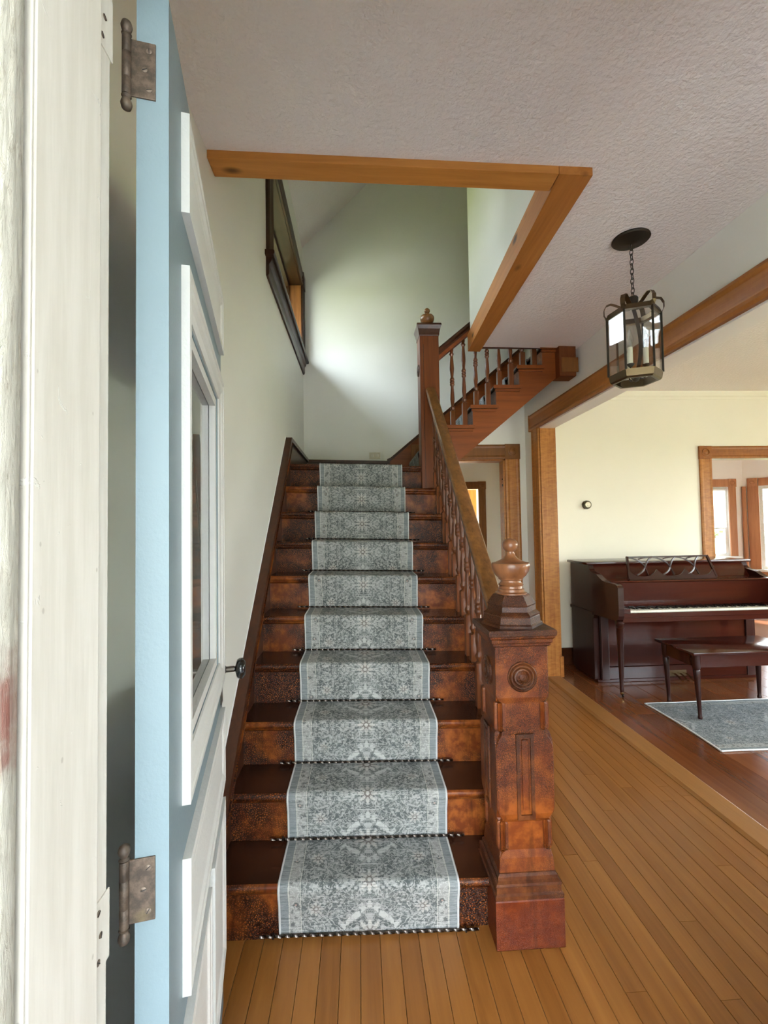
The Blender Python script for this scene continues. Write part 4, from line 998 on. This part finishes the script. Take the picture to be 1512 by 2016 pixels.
for ya in (2.925, 4.705): wb(ya, ya + 0.138, 4.02, 4.165, XL, XL + 0.034, 'corner_block', 'window_wood')
mb = MB(); mb.prism([(XL - 0.10, 3.25), (XL + 0.055, 3.25), (XL + 0.062, 3.258), (XL + 0.062, 3.272), (XL + 0.055, 3.280), (XL - 0.10, 3.285)], 2.89, 4.858, 1); mb.build('sill', 'window_wood', w1, smooth=False)
mb = MB(); mb.prism([(XL, 3.13), (XL + 0.014, 3.13), (XL + 0.020, 3.145), (XL + 0.020, 3.205), (XL + 0.034, 3.225), (XL + 0.040, 3.25), (XL, 3.25)], 2.925, 4.84, 1); mb.build('apron', 'window_wood', w1, smooth=False)
sash('window_2', 'front window to the right of the entrance', 1, 0.50, 0.95, 1.60, 0.72, 2.75, 'casing_z', rail=1.75)
sash('window_3', 'front window of the piano room nearest the hall', 1, 0.50, 2.6, 3.7, 0.6, 2.4, 'casing_z', rail=1.5)
sash('window_4', 'front window of the piano room farthest from the hall', 1, 0.50, 4.2, 5.3, 0.6, 2.4, 'casing_z', rail=1.5)
sash('window_5', 'side window of the piano room', 0, 6.5, 1.6, 3.6, 0.6, 2.3, 'casing_z', rail=1.45)

# ------------------------------------------------------------------ dining room with bay window, beyond the piano
DY = 7.25
struct('floor_dining_room', MB().box(2.62, 7.6, YB2 - 0.14, 8.0, -0.1, -0.001), 'floor_red', 'red wooden floor of the room with the bay window', 'floor', smooth=False)
struct('ceiling_dining_room', MB().box(2.62, 7.8, YB2, 8.0, 2.66, 2.76), 'ceiling', 'ceiling of the room with the bay window', 'ceiling', smooth=False)
struct('wall_dining_left', MB().box(2.62, 2.72, YB2, DY, -0.02, 2.7), 'bay_wall', 'left wall of the room with the bay window', 'wall', smooth=False)
struct('wall_dining_back', panel(1, DY, DY + 0.12, (2.62, 6.36), (-0.02, 2.66), [(5.30, 6.10, 0.93, 2.07)]), 'bay_wall', 'pale pink wall above the narrow bay window', 'wall', smooth=False)
ba = empty('wall_bay', (6.36, DY, 0.0), 'pale angled wall of the bay', 'wall', kind='structure'); ba.rotation_euler = (0, 0, -PI / 4)
panel(1, 0.0, 0.12, (0.0, 1.9), (-0.02, 2.66), [(0.20, 1.70, 0.72, 2.07)]).build('bay_panel', 'bay_wall', ba, smooth=False)
struct('wall_dining_right', MB().box(7.66, 7.78, YB2, 5.95, -0.02, 2.7), 'bay_wall', 'right wall of the room with the bay window', 'wall', smooth=False)
struct('wall_dining_front', MB().box(6.6, 7.78, YB, YB2, -0.02, 3.0), 'bay_wall', 'front wall end of the room with the bay window', 'wall', smooth=False)
mb = MB(); mb.prism([(DY, 2.58), (DY - 0.02, 2.58), (DY - 0.03, 2.61), (DY - 0.05, 2.64), (DY - 0.05, 2.66), (DY, 2.66)], 2.72, 6.36, 0)
struct('trim_9', mb, 'white_trim', 'white crown moulding in the room with the bay window', 'moulding', smooth=False)
w6 = sash('window_6', 'narrow clear bay window looking onto a sunny field', 1, DY + 0.03, 5.30, 6.10, 0.93, 2.07, 'window_paint')
def bb(par, x0, x1, y0, y1, z0, z1, nm, mat='bay_casing', b=0.003): return MB().box(x0, x1, y0, y1, z0, z1, b).build(nm, mat, par, smooth=False)
bb(w6, 5.18, 5.30, DY - 0.022, DY, 0.93, 2.08, 'casing'); bb(w6, 6.10, 6.22, DY - 0.022, DY, 0.93, 2.08, 'casing')
bb(w6, 5.30, 6.10, DY - 0.022, DY, 2.075, 2.20, 'head_casing'); bb(w6, 5.16, 6.26, DY - 0.06, DY, 0.88, 0.93, 'sill', 'white_trim'); bb(w6, 5.18, 6.24, DY - 0.02, DY, 0.76, 0.88, 'apron')
corner_block(w6, 6.095, DY, 2.07, 0.135, 'bay_casing'); corner_block(w6, 5.17, DY, 2.07, 0.135, 'bay_casing')
bl = empty('roller_blind', (5.7, DY + 0.01, 1.40), 'white roller blind half drawn on the narrow bay window', 'blind')
MB().box(-0.36, 0.36, 0.0, 0.003, 0.0, 0.62).build('blind_cloth', 'blind_cloth', bl, smooth=False)
MB().box(-0.36, 0.36, -0.004, 0.006, -0.022, 0.0, 0.002).build('bottom_bar', 'blind', bl, smooth=False)
MB().lathe([(0.018, -0.37), (0.018, 0.37)], (0, 0, 0), 12, 0).build('roller', 'blind', bl).location = (0, 0.008, 0.63)
# leaded window on the angled wall (built in the wall's own frame)
w7 = empty('window_7', (6.36, DY, 0.0), 'leaded grid window in the angled bay wall', 'window', kind='structure'); w7.rotation_euler = (0, 0, -PI / 4)
panel(1, 0.03, 0.07, (0.20, 1.70), (0.72, 2.07), [(0.25, 1.65, 0.77, 2.02)]).build('window_frame', 'window_paint', w7, smooth=False)
MB().box(0.245, 1.655, 0.048, 0.052, 0.765, 2.025).build('pane', 'glass', w7, smooth=False)
for i in range(1, 12):
    MB().box(0.25 + i * 1.4 / 12 - 0.003, 0.25 + i * 1.4 / 12 + 0.003, 0.043, 0.057, 0.77, 2.02).build('lead_came', 'lead', w7, smooth=False)
for i in range(1, 11):
    MB().box(0.25, 1.65, 0.044, 0.056, 0.77 + i * 1.25 / 11 - 0.003, 0.77 + i * 1.25 / 11 + 0.003).build('lead_came', 'lead', w7, smooth=False)
bb(w7, 0.055, 0.20, -0.022, 0, 0.72, 2.08, 'casing'); bb(w7, 1.70, 1.84, -0.022, 0, 0.72, 2.08, 'casing'); bb(w7, 0.20, 1.70, -0.022, 0, 2.075, 2.20, 'head_casing')
bb(w7, 0.04, 1.86, -0.06, 0, 0.68, 0.72, 'sill', 'white_trim'); bb(w7, 0.06, 1.84, -0.02, 0, 0.54, 0.68, 'apron')
corner_block(w7, 0.055, 0.0, 2.07, 0.135, 'bay_casing')
MB().lathe([(0.030, 0.73), (0.030, 2.07)], (0.012, -0.035, 0), 12).build('corner_bead', 'bay_casing', w7)

# ------------------------------------------------------------------ hanging lantern
LX, LY = 1.405, 2.219
LZ = ceil_z(LX)
ln = empty('pendant_lantern', (LX, LY, LZ), 'hexagonal antique brass glass lantern with three candle bulbs hanging from the ceiling', 'lantern')
MB().lathe([(0.001, 0.0), (0.088, 0.0), (0.090, -0.006), (0.084, -0.012), (0.05, -0.020), (0.016, -0.028), (0.006, -0.030)][::-1], (0, 0, 0), 36).build('canopy', 'bronze_dark', ln, ang=30)
def link(z, rot, h=0.034, w=0.011, r=0.0021):
    pts = []
    for k in range(14):
        a = 2 * PI * k / 14; x = w * math.cos(a) * 0.75; zz = h / 2 * math.sin(a)
        pts.append((x * math.cos(rot), x * math.sin(rot), z + zz))
    MB().tube(pts, r, 6, closed=True, up=(-math.sin(rot), math.cos(rot), 0)).build('chain_link', 'bronze_dark', ln)
zt = -0.036; zh = 2.640 - LZ
n_l = 11
for i in range(n_l): link(zt - 0.010 + (zh + 0.02 - zt + 0.004) * i / (n_l - 1), 0.5 + (PI / 2) * (i % 2))
PH = math.radians(38.6); R_T, R_B = 0.148, 0.135
LS = 0.85
def hv(k, R): a = PH + k * PI / 3; return (LS * R * math.cos(a), LS * R * math.sin(a))
ztop, zbot = 2.545 - LZ, 2.250 - LZ
def hexring(nm, z0, z1, ro0, ro1, ri):
    mb = MB(); 
    prof = [(ro0, z0), (ro1, z1), (ri, z1), (ri, z0)]
    for r, z in prof:
        for k in range(6): x, y = hv(k, r); mb.v.append((x, y, z))
    for i in range(4):
        j = (i + 1) % 4
        for k in range(6): l = (k + 1) % 6; mb.f.append((i * 6 + k, i * 6 + l, j * 6 + l, j * 6 + k))
    return mb.build(nm, 'brass_antique', ln, smooth=False)
hexring('top_ring', ztop, ztop + 0.026, 0.152, 0.140, 0.118)
hexring('bottom_ring', zbot - 0.034, zbot, 0.138, 0.146, 0.126)
hexring('bottom_lip', zbot - 0.042, zbot - 0.0345, 0.128, 0.137, 0.112)
for k in range(6):
    a, b = hv(k, R_B + 0.004), hv(k, R_B + 0.010)
    MB().tube([(b[0], b[1], zbot - 0.002), (b[0], b[1], ztop + 0.004)], 0.0062, 4).build('corner_bar', 'bronze_dark', ln, smooth=False)
    p, q = Vector((*hv(k, R_B + 0.004), 0)), Vector((*hv(k + 1, R_B + 0.004), 0))
    n_ = Vector((p.y - q.y, q.x - p.x, 0)).normalized() * 0.0015
    mb = MB(); m_ = (q - p).normalized() * 0.004
    pp = [p + m_ + n_, q - m_ + n_, q - m_ - n_, p + m_ - n_]
    mb.add([(v.x, v.y, zbot + 0.001) for v in pp] + [(v.x, v.y, ztop - 0.001) for v in pp], [(0, 1, 2, 3), (7, 6, 5, 4), (0, 4, 5, 1), (1, 5, 6, 2), (2, 6, 7, 3), (3, 7, 4, 0)])
    mb.build('glass_pane', 'lantern_glass', ln, smooth=False)
    # scrolled band from the ring corner over to the hub
    c, s_ = math.cos(PH + k * PI / 3), math.sin(PH + k * PI / 3); pts = []
    for t, (r, z) in enumerate(((0.150, 0.006), (0.160, 0.026), (0.160, 0.052), (0.146, 0.074), (0.122, 0.080), (0.096, 0.070), (0.070, 0.056), (0.046, 0.050), (0.026, 0.052))):
        pts.append((LS * r * c, LS * r * s_, ztop + z))
    MB().tube(pts, 1.0, sect=[(-0.011, -0.0012), (0.011, -0.0012), (0.011, 0.0012), (-0.011, 0.0012)], up=(-s_ * 0.0 + c * 0.3, s_ * 0.3, 1)).build('scroll_band', 'brass_antique', ln, smooth=False)
MB().lathe([(0.006, zh + 0.012), (0.020, zh + 0.006), (0.024, zh), (0.024, zh - 0.045), (0.018, zh - 0.052), (0.006, zh - 0.056)][::-1], (0, 0, 0), 20).build('hub', 'bronze_dark', ln, ang=40)
# curved strap carrying the candle cluster
pts = []
for i in range(13):
    t = i / 12; pts.append((0.045 * math.sin(PI * t), 0.02 * math.sin(PI * t), (zh - 0.05) + (zbot - 0.02 - zh + 0.05) * t))
MB().tube(pts, 1.0, sect=[(-0.009, -0.0012), (0.009, -0.0012), (0.009, 0.0012), (-0.009, 0.0012)], up=(0.2, 1, 0)).build('strap', 'bronze_dark', ln, smooth=False)
MB().lathe([(0.004, zbot - 0.040), (0.014, zbot - 0.034), (0.020, zbot - 0.022), (0.014, zbot - 0.010), (0.006, zbot - 0.004)], (0, 0, 0), 16).build('centre_boss', 'bronze_dark', ln)
for k in range(3):
    a = math.radians(-150 + 120 * k); cx, cy = 0.047 * math.cos(a), 0.052 * math.sin(a)
    pts = [(0.015 * math.cos(a), 0.015 * math.sin(a), zbot - 0.022), (0.035 * math.cos(a), 0.035 * math.sin(a), zbot - 0.028), (cx, cy, zbot - 0.012), (cx, cy, zbot + 0.036)]
    MB().tube(pts, 0.004, 8).build('candle_arm', 'bronze_dark', ln)
    MB().lathe([(0.006, zbot + 0.026), (0.017, zbot + 0.038), (0.018, zbot + 0.042), (0.012, zbot + 0.044)], (cx, cy, 0), 16).build('drip_cup', 'bronze_dark', ln)
    cd = MB().lathe([(0.0125, zbot + 0.044), (0.0125, zbot + 0.124), (0.011, zbot + 0.126)], (cx, cy, 0), 16).build('candle_sleeve', 'candle', ln)
    MB().lathe([(0.007, zbot + 0.126), (0.0085, zbot + 0.132), (0.0165, zbot + 0.154), (0.0172, zbot + 0.166), (0.013, zbot + 0.188), (0.006, zbot + 0.208), (0.001, zbot + 0.220)], (cx, cy, 0), 18).build('flame_bulb', 'bulb_glass', cd)
    MB().tube([(cx - 0.003, cy, zbot + 0.128), (cx - 0.005, cy, zbot + 0.166), (cx + 0.005, cy, zbot + 0.166), (cx + 0.003, cy, zbot + 0.128)], 0.0008, 5).build('filament_support', 'screw', cd)

# ------------------------------------------------------------------ thermostat and outlet
th = empty('thermostat', (2.469, YB, 1.705), 'small round bronze thermostat on the cream wall above the piano', 'thermostat')
def wall_disc(prof, nm, mat, par, dx=0):
    mb = MB(); mb.lathe(prof, (0, 0, 0), 28, 1); mb.v = [(x + dx, -y, z) for x, y, z in mb.v]; return mb.build(nm, mat, par, ang=30)
wall_disc([(0.047, 0.0), (0.047, 0.008), (0.044, 0.012), (0.044, 0.034), (0.040, 0.040), (0.030, 0.042)], 'ring', 'bronze_ring', th)
wall_disc([(0.030, 0.041), (0.029, 0.045), (0.018, 0.047), (0.016, 0.045), (0.013, 0.049), (0.001, 0.050)], 'dial', 'thermo_face', th)
ot = empty('wall_outlet', (0.171, YB, 2.262 + 0.0), 'almond duplex outlet low on the wall above the landing', 'outlet')
MB().box(-0.060, 0.060, -0.006, 0.0, -0.036, 0.036, 0.003).build('cover_plate', 'almond', ot, smooth=False)
for sg in (-1, 1):
    r_ = MB().box(sg * 0.025 - 0.017, sg * 0.025 + 0.017, -0.0085, -0.006, -0.014, 0.014, 0.001).build('receptacle', 'ivory', ot, smooth=False)
    for dz in (-0.006, 0.006): MB().box(sg * 0.025 - 0.010, sg * 0.025 + 0.000, -0.0092, -0.0084, dz - 0.0013, dz + 0.0013).build('slot', 'slot', r_, smooth=False)

# ------------------------------------------------------------------ piano
PX0, PX1 = 2.20, 3.80
pi_ = empty('upright_piano', (2.20, 3.82, 0.0), 'glossy dark mahogany upright piano with open keyboard against the cream wall', 'piano')
def pb(mb, nm, mat, par=pi_, **k):
    mb.v = [(x - 2.20, y - 3.82, z) for x, y, z in mb.v]; return mb.build(nm, mat, par, **k)
side = [(4.70, 0.03), (4.70, 1.10), (4.33, 1.10), (4.318, 1.065), (4.29, 1.042), (4.25, 1.033), (4.18, 1.022), (4.13, 0.998), (4.08, 0.978), (4.02, 0.970), (3.87, 0.968), (3.845, 0.962), (3.828, 0.942), (3.824, 0.76), (3.828, 0.70), (3.845, 0.665), (3.89, 0.652), (4.24, 0.640), (4.262, 0.60), (4.262, 0.03)]
for x in (PX0, PX1 - 0.05): pb(MB().prism(side, x, x + 0.05, 0), 'side_panel', 'mahogany_z', smooth=False)
pb(MB().box(PX0 - 0.028, PX1 + 0.028, 4.305, 4.725, 1.101, 1.126, 0.006), 'lid', 'mahogany')
mb = MB(); mb.prism([(4.335, 1.100), (4.350, 1.100), (4.262, 0.976), (4.245, 0.976)], PX0 + 0.05, PX1 - 0.05, 0); pb(mb, 'upper_panel', 'mahogany', smooth=False)
mb = MB(); mb.prism([(4.020, 0.958), (4.012, 0.966), (4.020, 0.976), (4.30, 0.976), (4.30, 0.958)], PX0 + 0.05, PX1 - 0.05, 0); pb(mb, 'music_shelf', 'mahogany', smooth=False)
mb = MB(); mb.prism([(4.030, 0.957), (4.050, 0.957), (4.062, 0.745), (4.046, 0.745)], PX0 + 0.05, PX1 - 0.05, 0); pb(mb, 'fallboard', 'mahogany', smooth=False)
KX0 = 2.335; KP = (3.665 - KX0) / 52
for x0, x1 in ((PX0 + 0.05, KX0 - 0.002), (3.667, PX1 - 0.05)): pb(MB().box(x0, x1, 3.872, 4.045, 0.70, 0.752, 0.003), 'key_block', 'mahogany', smooth=False)
pb(MB().box(PX0 + 0.05, PX1 - 0.05, 3.845, 3.8715, 0.682, 0.722, 0.003), 'key_slip', 'mahogany', smooth=False)
pb(MB().box(PX0 + 0.05, PX1 - 0.05, 3.850, 4.262, 0.640, 0.6815, 0.004), 'keybed', 'mahogany', smooth=False)
wk = bk = None
for i in range(52):
    if wk is None:
        m2 = MB().box(0.0004, KP - 0.0004, 0.0, 0.155, 0.0, 0.022, 0.0012); wk = m2.build('white_key', 'ivory', pi_, smooth=False); o = wk
    else: o = inst(wk, 'white_key', (0, 0, 0), pi_)
    o.location = (KX0 + i * KP - 2.20, 3.8735 - 3.82, 0.716)
    if i < 51 and (i % 7) in (0, 2, 3, 5, 6):
        if bk is None:
            m2 = MB(); m2.prism([(0.0, 0.0), (0.0, 0.004), (0.012, 0.012), (0.098, 0.012), (0.098, 0.0)], -0.0065, 0.0065, 0); bk = m2.build('black_key', 'ebony', pi_, smooth=False); o = bk
        else: o = inst(bk, 'black_key', (0, 0, 0), pi_)
        o.location = (KX0 + (i + 1) * KP - 2.20, 3.928 - 3.82, 0.7385)
pb(MB().box(PX0 + 0.125, PX1 - 0.125, 4.236, 4.256, 0.150, 0.638, 0.003), 'lower_panel', 'mahogany', smooth=False)
pb(MB().box(PX0 + 0.125, PX1 - 0.125, 4.230, 4.256, 0.034, 0.146, 0.003), 'kick_board', 'mahogany', smooth=False)
for x in (PX0 + 0.051, PX1 - 0.124): pb(MB().box(x, x + 0.073, 4.220, 4.256, 0.03, 0.638, 0.004), 'front_stile', 'mahogany_z', smooth=False)
pb(MB().box(PX0 + 0.051, PX1 - 0.051, 4.66, 4.695, 0.05, 1.10), 'back_panel', 'mahogany', smooth=False)
pb(MB().box(PX0 + 0.02, PX1 - 0.02, 4.24, 4.69, 0.0, 0.0295, 0.004), 'bottom_board', 'mahogany', smooth=False)
for x in (PX0 - 0.012, PX1 + 0.0005): pb(MB().box(x, x + 0.0115, 4.25, 4.71, 0.635, 0.660, 0.002), 'side_bead', 'mahogany_z', smooth=False)
for x in (PX0 + 0.040, PX1 - 0.040):
    g_ = MB().lathe([(0.030, 0.0), (0.030, 0.645)], (0, 0, 0), 4, 2, PI / 4)
    g_ = MB().lathe([(0.015, 0.040), (0.018, 0.060), (0.0185, 0.075), (0.016, 0.085), (0.020, 0.20), (0.026, 0.44), (0.031, 0.585), (0.034, 0.590), (0.030, 0.596), (0.034, 0.602), (0.030, 0.608), (0.034, 0.614), (0.030, 0.620), (0.036, 0.628), (0.037, 0.652)], (x, 3.885, 0), 16)
    lg = pb(g_, 'leg', 'mahogany_z', ang=30)
    c_ = MB().lathe([(0.012, 0.020), (0.016, 0.028), (0.016, 0.041)], (x, 3.885, 0), 14); pb(c_, 'caster_cup', 'brass', lg)
    c_ = MB().lathe([(0.004, -0.006), (0.016, -0.005), (0.017, 0.0), (0.016, 0.005), (0.004, 0.006)], (0, 0, 0), 18, 0); c_.v = [(a + x, b + 3.875, c + 0.0172) for a, b, c in c_.v]; pb(c_, 'caster_wheel', 'iron_dark', lg)
for i, dx in enumerate((-0.055, 0.0, 0.055)):
    xc = 2.985 + dx
    mb = MB(); pts = [(xc, 4.232, 0.075), (xc, 4.19, 0.080), (xc, 4.15, 0.070), (xc, 4.11, 0.050), (xc, 4.085, 0.044)]
    mb.tube(pts, 1.0, sect=[(-0.009, -0.003), (0.009, -0.003), (0.009, 0.003), (-0.009, 0.003)]); pb(mb, 'pedal', 'brass', smooth=False)
pb(MB().box(2.90, 3.07, 4.222, 4.2295, 0.045, 0.10, 0.003), 'pedal_plate', 'brass_antique', smooth=False)
# gothic-arch music rack
RX0, RX1, RB, RT = 2.515, 3.300, 0.982, 1.175
def rp(t, s_):  # t 0..1 along, s 0..1 up ; leans back
    sp_ = 0.020 * (1 - s_)
    return (RX0 - 0 * sp_ + (RX1 - RX0) * t + (t - 0.5) * 0.06 * (1 - s_), 4.130 + 0.075 * s_, RB + (RT - RB) * s_)
rack = empty('music_rack', (0, 0, 0)); rack.parent = pi_; tag(rack, 'openwork music rack with crossing gothic arches')
SQ = [(-1, -1), (1, -1), (1, 1), (-1, 1)]
def rt(pts, nm, r=0.0072, **k):
    mb = MB(); mb.tube(pts, r, sect=k.get('sect', SQ), up=(0, 1, 0.0)); mb.v = [(x - 2.20, y - 3.82, z) for x, y, z in mb.v]; mb.build(nm, 'mahogany_z', rack, smooth=False)
rt([rp(0, 0.0), rp(0, 1.03)], 'upright', 0.009); rt([rp(1, 0.0), rp(1, 1.03)], 'upright', 0.009)
rt([rp(-0.01, 1), rp(1.01, 1)], 'top_rail', 0.0075)
base_pts = []
mb = MB(); N = 60; lo = []; hi = []
for i in range(N + 1):
    t = i / N; f = abs(((t * 3.0 + 0.5) % 1.0) - 0.5) * 2     # cusps at thirds
    lo.append(rp(t, -0.06)); hi.append(rp(t, 0.09 + 0.32 * (1 - abs(math.sin(PI * (t * 3.0)))) ** 1.6))
for dy in (-0.006, 0.006):
    for L_ in (lo, hi): mb.v += [(x, y + dy, z) for x, y, z in L_]
M_ = N + 1
for i in range(N):
    mb.f += [(i, i + 1, M_ + i + 1, M_ + i), (2 * M_ + i + 1, 2 * M_ + i, 3 * M_ + i, 3 * M_ + i + 1), (M_ + i, M_ + i + 1, 3 * M_ + i + 1, 3 * M_ + i), (i + 1, i, 2 * M_ + i, 2 * M_ + i + 1)]
mb.f += [(0, M_, 3 * M_, 2 * M_), (N, 2 * M_ + N, 3 * M_ + N, M_ + N)]
mb.v = [(x - 2.20, y - 3.82, z) for x, y, z in mb.v]; mb.build('cusped_rail', 'mahogany_z', rack, smooth=False)
for tk in (0.20, 0.50, 0.79):
    def qbez(p0, p1, p2, n=9): return [((1 - a) ** 2 * p0[0] + 2 * a * (1 - a) * p1[0] + a * a * p2[0], (1 - a) ** 2 * p0[1] + 2 * a * (1 - a) * p1[1] + a * a * p2[1]) for a in [i / n for i in range(n + 1)]]
    A = qbez((max(0.01, tk - 0.19), 0.97), (tk - 0.04, 0.92), (tk, 0.52)) + qbez((tk, 0.52), (tk + 0.018, 0.34), (tk + 0.024, 0.16))[1:]
    B = qbez((tk + 0.10, 0.97), (tk + 0.045, 0.90), (tk, 0.50)) + qbez((tk, 0.50), (tk - 0.03, 0.28), (tk - 0.105, 0.16))[1:]
    for L_ in (A, B): rt([rp(a, b) for a, b in L_], 'arch_bar', 0.0058)
    C_ = qbez((tk + 0.10, 0.97), (tk + 0.02, 1.0), (tk - 0.06, 0.90)); rt([rp(a, b) for a, b in C_], 'arch_bar', 0.005)
# ------------------------------------------------------------------ bench and rug
bn = empty('piano_bench', (2.93, 3.545, 0.0), 'dark mahogany piano bench with tapered legs on the grey rug', 'bench')
def qb(mb, nm, mat='mahogany', **k): mb.v = [(x - 2.93, y - 3.545, z) for x, y, z in mb.v]; return mb.build(nm, mat, bn, **k)
qb(MB().box(2.470, 3.385, 3.315, 3.775, 0.498, 0.520, 0.006), 'lid')
for y0 in (3.350, 3.722): qb(MB().box(2.545, 3.310, y0, y0 + 0.018, 0.400, 0.4975, 0.002), 'apron', smooth=False)
for x0 in (2.515, 3.322): qb(MB().box(x0, x0 + 0.018, 3.395, 3.695, 0.400, 0.4975, 0.002), 'apron', 'mahogany', smooth=False)
for x in (2.525, 3.330):
    for y in (3.372, 3.718):
        dx, dy = (0.0, 0.0)
        mb = MB(); mb.lathe([(0.013, 0.0125), (0.016, 0.018), (0.016, 0.030), (0.0125, 0.036), (0.0145, 0.10), (0.021, 0.30), (0.025, 0.375), (0.021, 0.382), (0.026, 0.392), (0.028, 0.400), (0.028, 0.4975)], (0, 0, 0), 14)
        mb.v = [(a + x + (0.020 if x < 3 else -0.0) * (1 - c / 0.5), b + y, c) for a, b, c in mb.v]
        qb(mb, 'leg', 'mahogany_z', ang=40)
RUX0, RUX1, RUY0, RUY1 = 2.325, 4.25, 2.905, 3.705
N = 24; prof = []
for i in range(N + 1):
    x = RUX0 + (RUX1 - RUX0) * i / N; prof.append((x, 0.0085 + 0.0012 * math.sin(i * 1.3)))
rug = strip('area_rug', prof, 0.40, 'rug', 0.0055, lambda u, s, z: (s + 0.018 * math.sin((u + 0.4) * 3.6) * (1 if s < 2.4 else 0) - 0.02 * (u < -2), 3.305 + u, z), nseg=10)
tag(rug, 'grey distressed rug with a white bound edge under the piano bench', 'rug')
bd = [(RUX0 + 0.018 * math.sin((u + 0.4) * 3.6), 3.305 + u, 0.007) for u in [-0.4 + 0.08 * i for i in range(11)]]
MB().tube(bd, 0.006, 6).build('binding', 'white_trim', rug)
for u in (-0.402, 0.402): MB().tube([(x, 3.305 + u, z - 0.002) for x, z in prof], 0.0055, 6).build('binding', 'white_trim', rug)

# ------------------------------------------------------------------ outdoors: porch, field, trees
struct('wall_porch_shade_right', MB().box(2.02, 2.12, -3.3, 0.45, -0.16, 2.62), 'porch_wall', 'unseen porch side wall added to shade the door jamb', 'wall', smooth=False)  # out of view, added to cut side light on the door jamb
struct('wall_porch_shade_left', MB().box(-1.9, -1.8, -3.3, 0.45, -0.16, 2.62), 'porch_wall', 'other unseen porch side wall added to block daylight', 'wall', smooth=False)  # added opposite, also unseen, to hold back daylight from this side
struct('ceiling_porch', MB().box(-1.9, 2.12, -3.3, 0.45, 2.62, 2.74), 'white_trim', 'unseen porch ceiling outside the entrance, deepened to shade the door', 'ceiling', smooth=False)  # out of view; roof inferred, its depth set to dim the entrance
mb = MB(); mb.prism([(-0.80, 4.30), (-1.25, 4.02), (-1.27, 4.10), (-0.80, 4.58)], -0.2, 6.2, 1)
struct('ceiling_eave', mb, 'porch_wall', 'roof eave outside above the stair window', 'eave', smooth=False)
struct('ceiling_shade_parlour', MB().box(2.12, 6.6, -1.0, 0.45, 2.62, 2.74), 'white_trim', 'unseen shallow roof added to shade the front windows', 'ceiling', smooth=False)  # roof added out of view to dim daylight on the piano wall
g_ = MB(); g_.box(-90, 110, -90, 130, -0.75, -0.65)
struct('ground', g_, 'grass', 'sunlit grass field outside the windows', 'field', smooth=False)
struct('floor_bounce_driveway', MB().box(-14, 30, -15, -3.6, -0.66, -0.635), 'gravel', 'unseen pale gravel driveway added in front of the house to bounce light', 'driveway', smooth=False)  # unseen ground patch added to bounce neutral light onto the ceilings
def tree(x, y, h, r, label, mat='leaf', nleaf=3000, sz=0.20, seed=1):
    rnd = random.Random(seed)
    e = empty('tree', (x, y, -0.65), label, 'tree', 'trees around the house')
    MB().tube([(0, 0, 0), (0.05, 0, h * 0.3), (0.0, 0.06, h * 0.62)], [r * 0.10, r * 0.075, r * 0.04], 8).build('trunk', 'bark', e)
    m2 = MB()
    for i in range(nleaf):
        a, b = rnd.uniform(0, 2 * PI), math.acos(rnd.uniform(-1, 1)); q = r * rnd.uniform(0.35, 1.0) ** 0.6 * (0.85 + 0.25 * math.sin(a * 3 + b * 5))
        c = Vector((q * math.sin(b) * math.cos(a), q * math.sin(b) * math.sin(a), h * 0.62 + q * 0.8 * math.cos(b)))
        u = Vector((rnd.gauss(0, 1), rnd.gauss(0, 1), rnd.gauss(0, 1))).normalized(); v = u.orthogonal().normalized(); s_ = sz * rnd.uniform(0.6, 1.3)
        m2.add([c + u * s_, c + v * s_ * 0.6, c - u * s_, c - v * s_ * 0.6], [(0, 1, 2, 3)])
    o = m2.build('foliage', mat, e, smooth=False); o['kind'] = 'stuff'; return e
tree(-13.5, 2.5, 10.2, 4.0, 'leafy tree standing outside the stair window', seed=3)
tree(-13.0, -6.0, 9.8, 4.0, 'leafy tree toward the road outside the stair window', seed=5)
tree(-13.0, 11.0, 9.6, 4.0, 'second leafy tree farther along from the stair window', seed=4)
for i, (x, nm) in enumerate(((-12, 'first'), (-4, 'second'), (4, 'third'), (12, 'fourth'), (20, 'fifth'))):  # tree row added out of view to hold back low front sky
    tree(x, -21 - (i % 2) * 1.5, 6.2, 3.5, 'unseen leafy tree added across the driveway to block low sky, %s from the left' % nm, nleaf=1800, sz=0.26, seed=20 + i)
def far_tree(x, y, h, r, label, seed): return tree(x, y, h, r, label, 'leaf_light', 700, 0.5, seed)
for i, (x, y, h, r) in enumerate(((38, 62, 7.0, 4.4), (48, 60, 6.0, 4.2), (58, 57, 6.6, 4.4), (68, 52, 6.2, 4.2), (54, 72, 8.0, 5.0))):
    far_tree(x, y, h, r, 'distant tree at the edge of the field, number %s from the left through the bay' % ('one', 'two', 'three', 'four', 'five')[i], 10 + i)
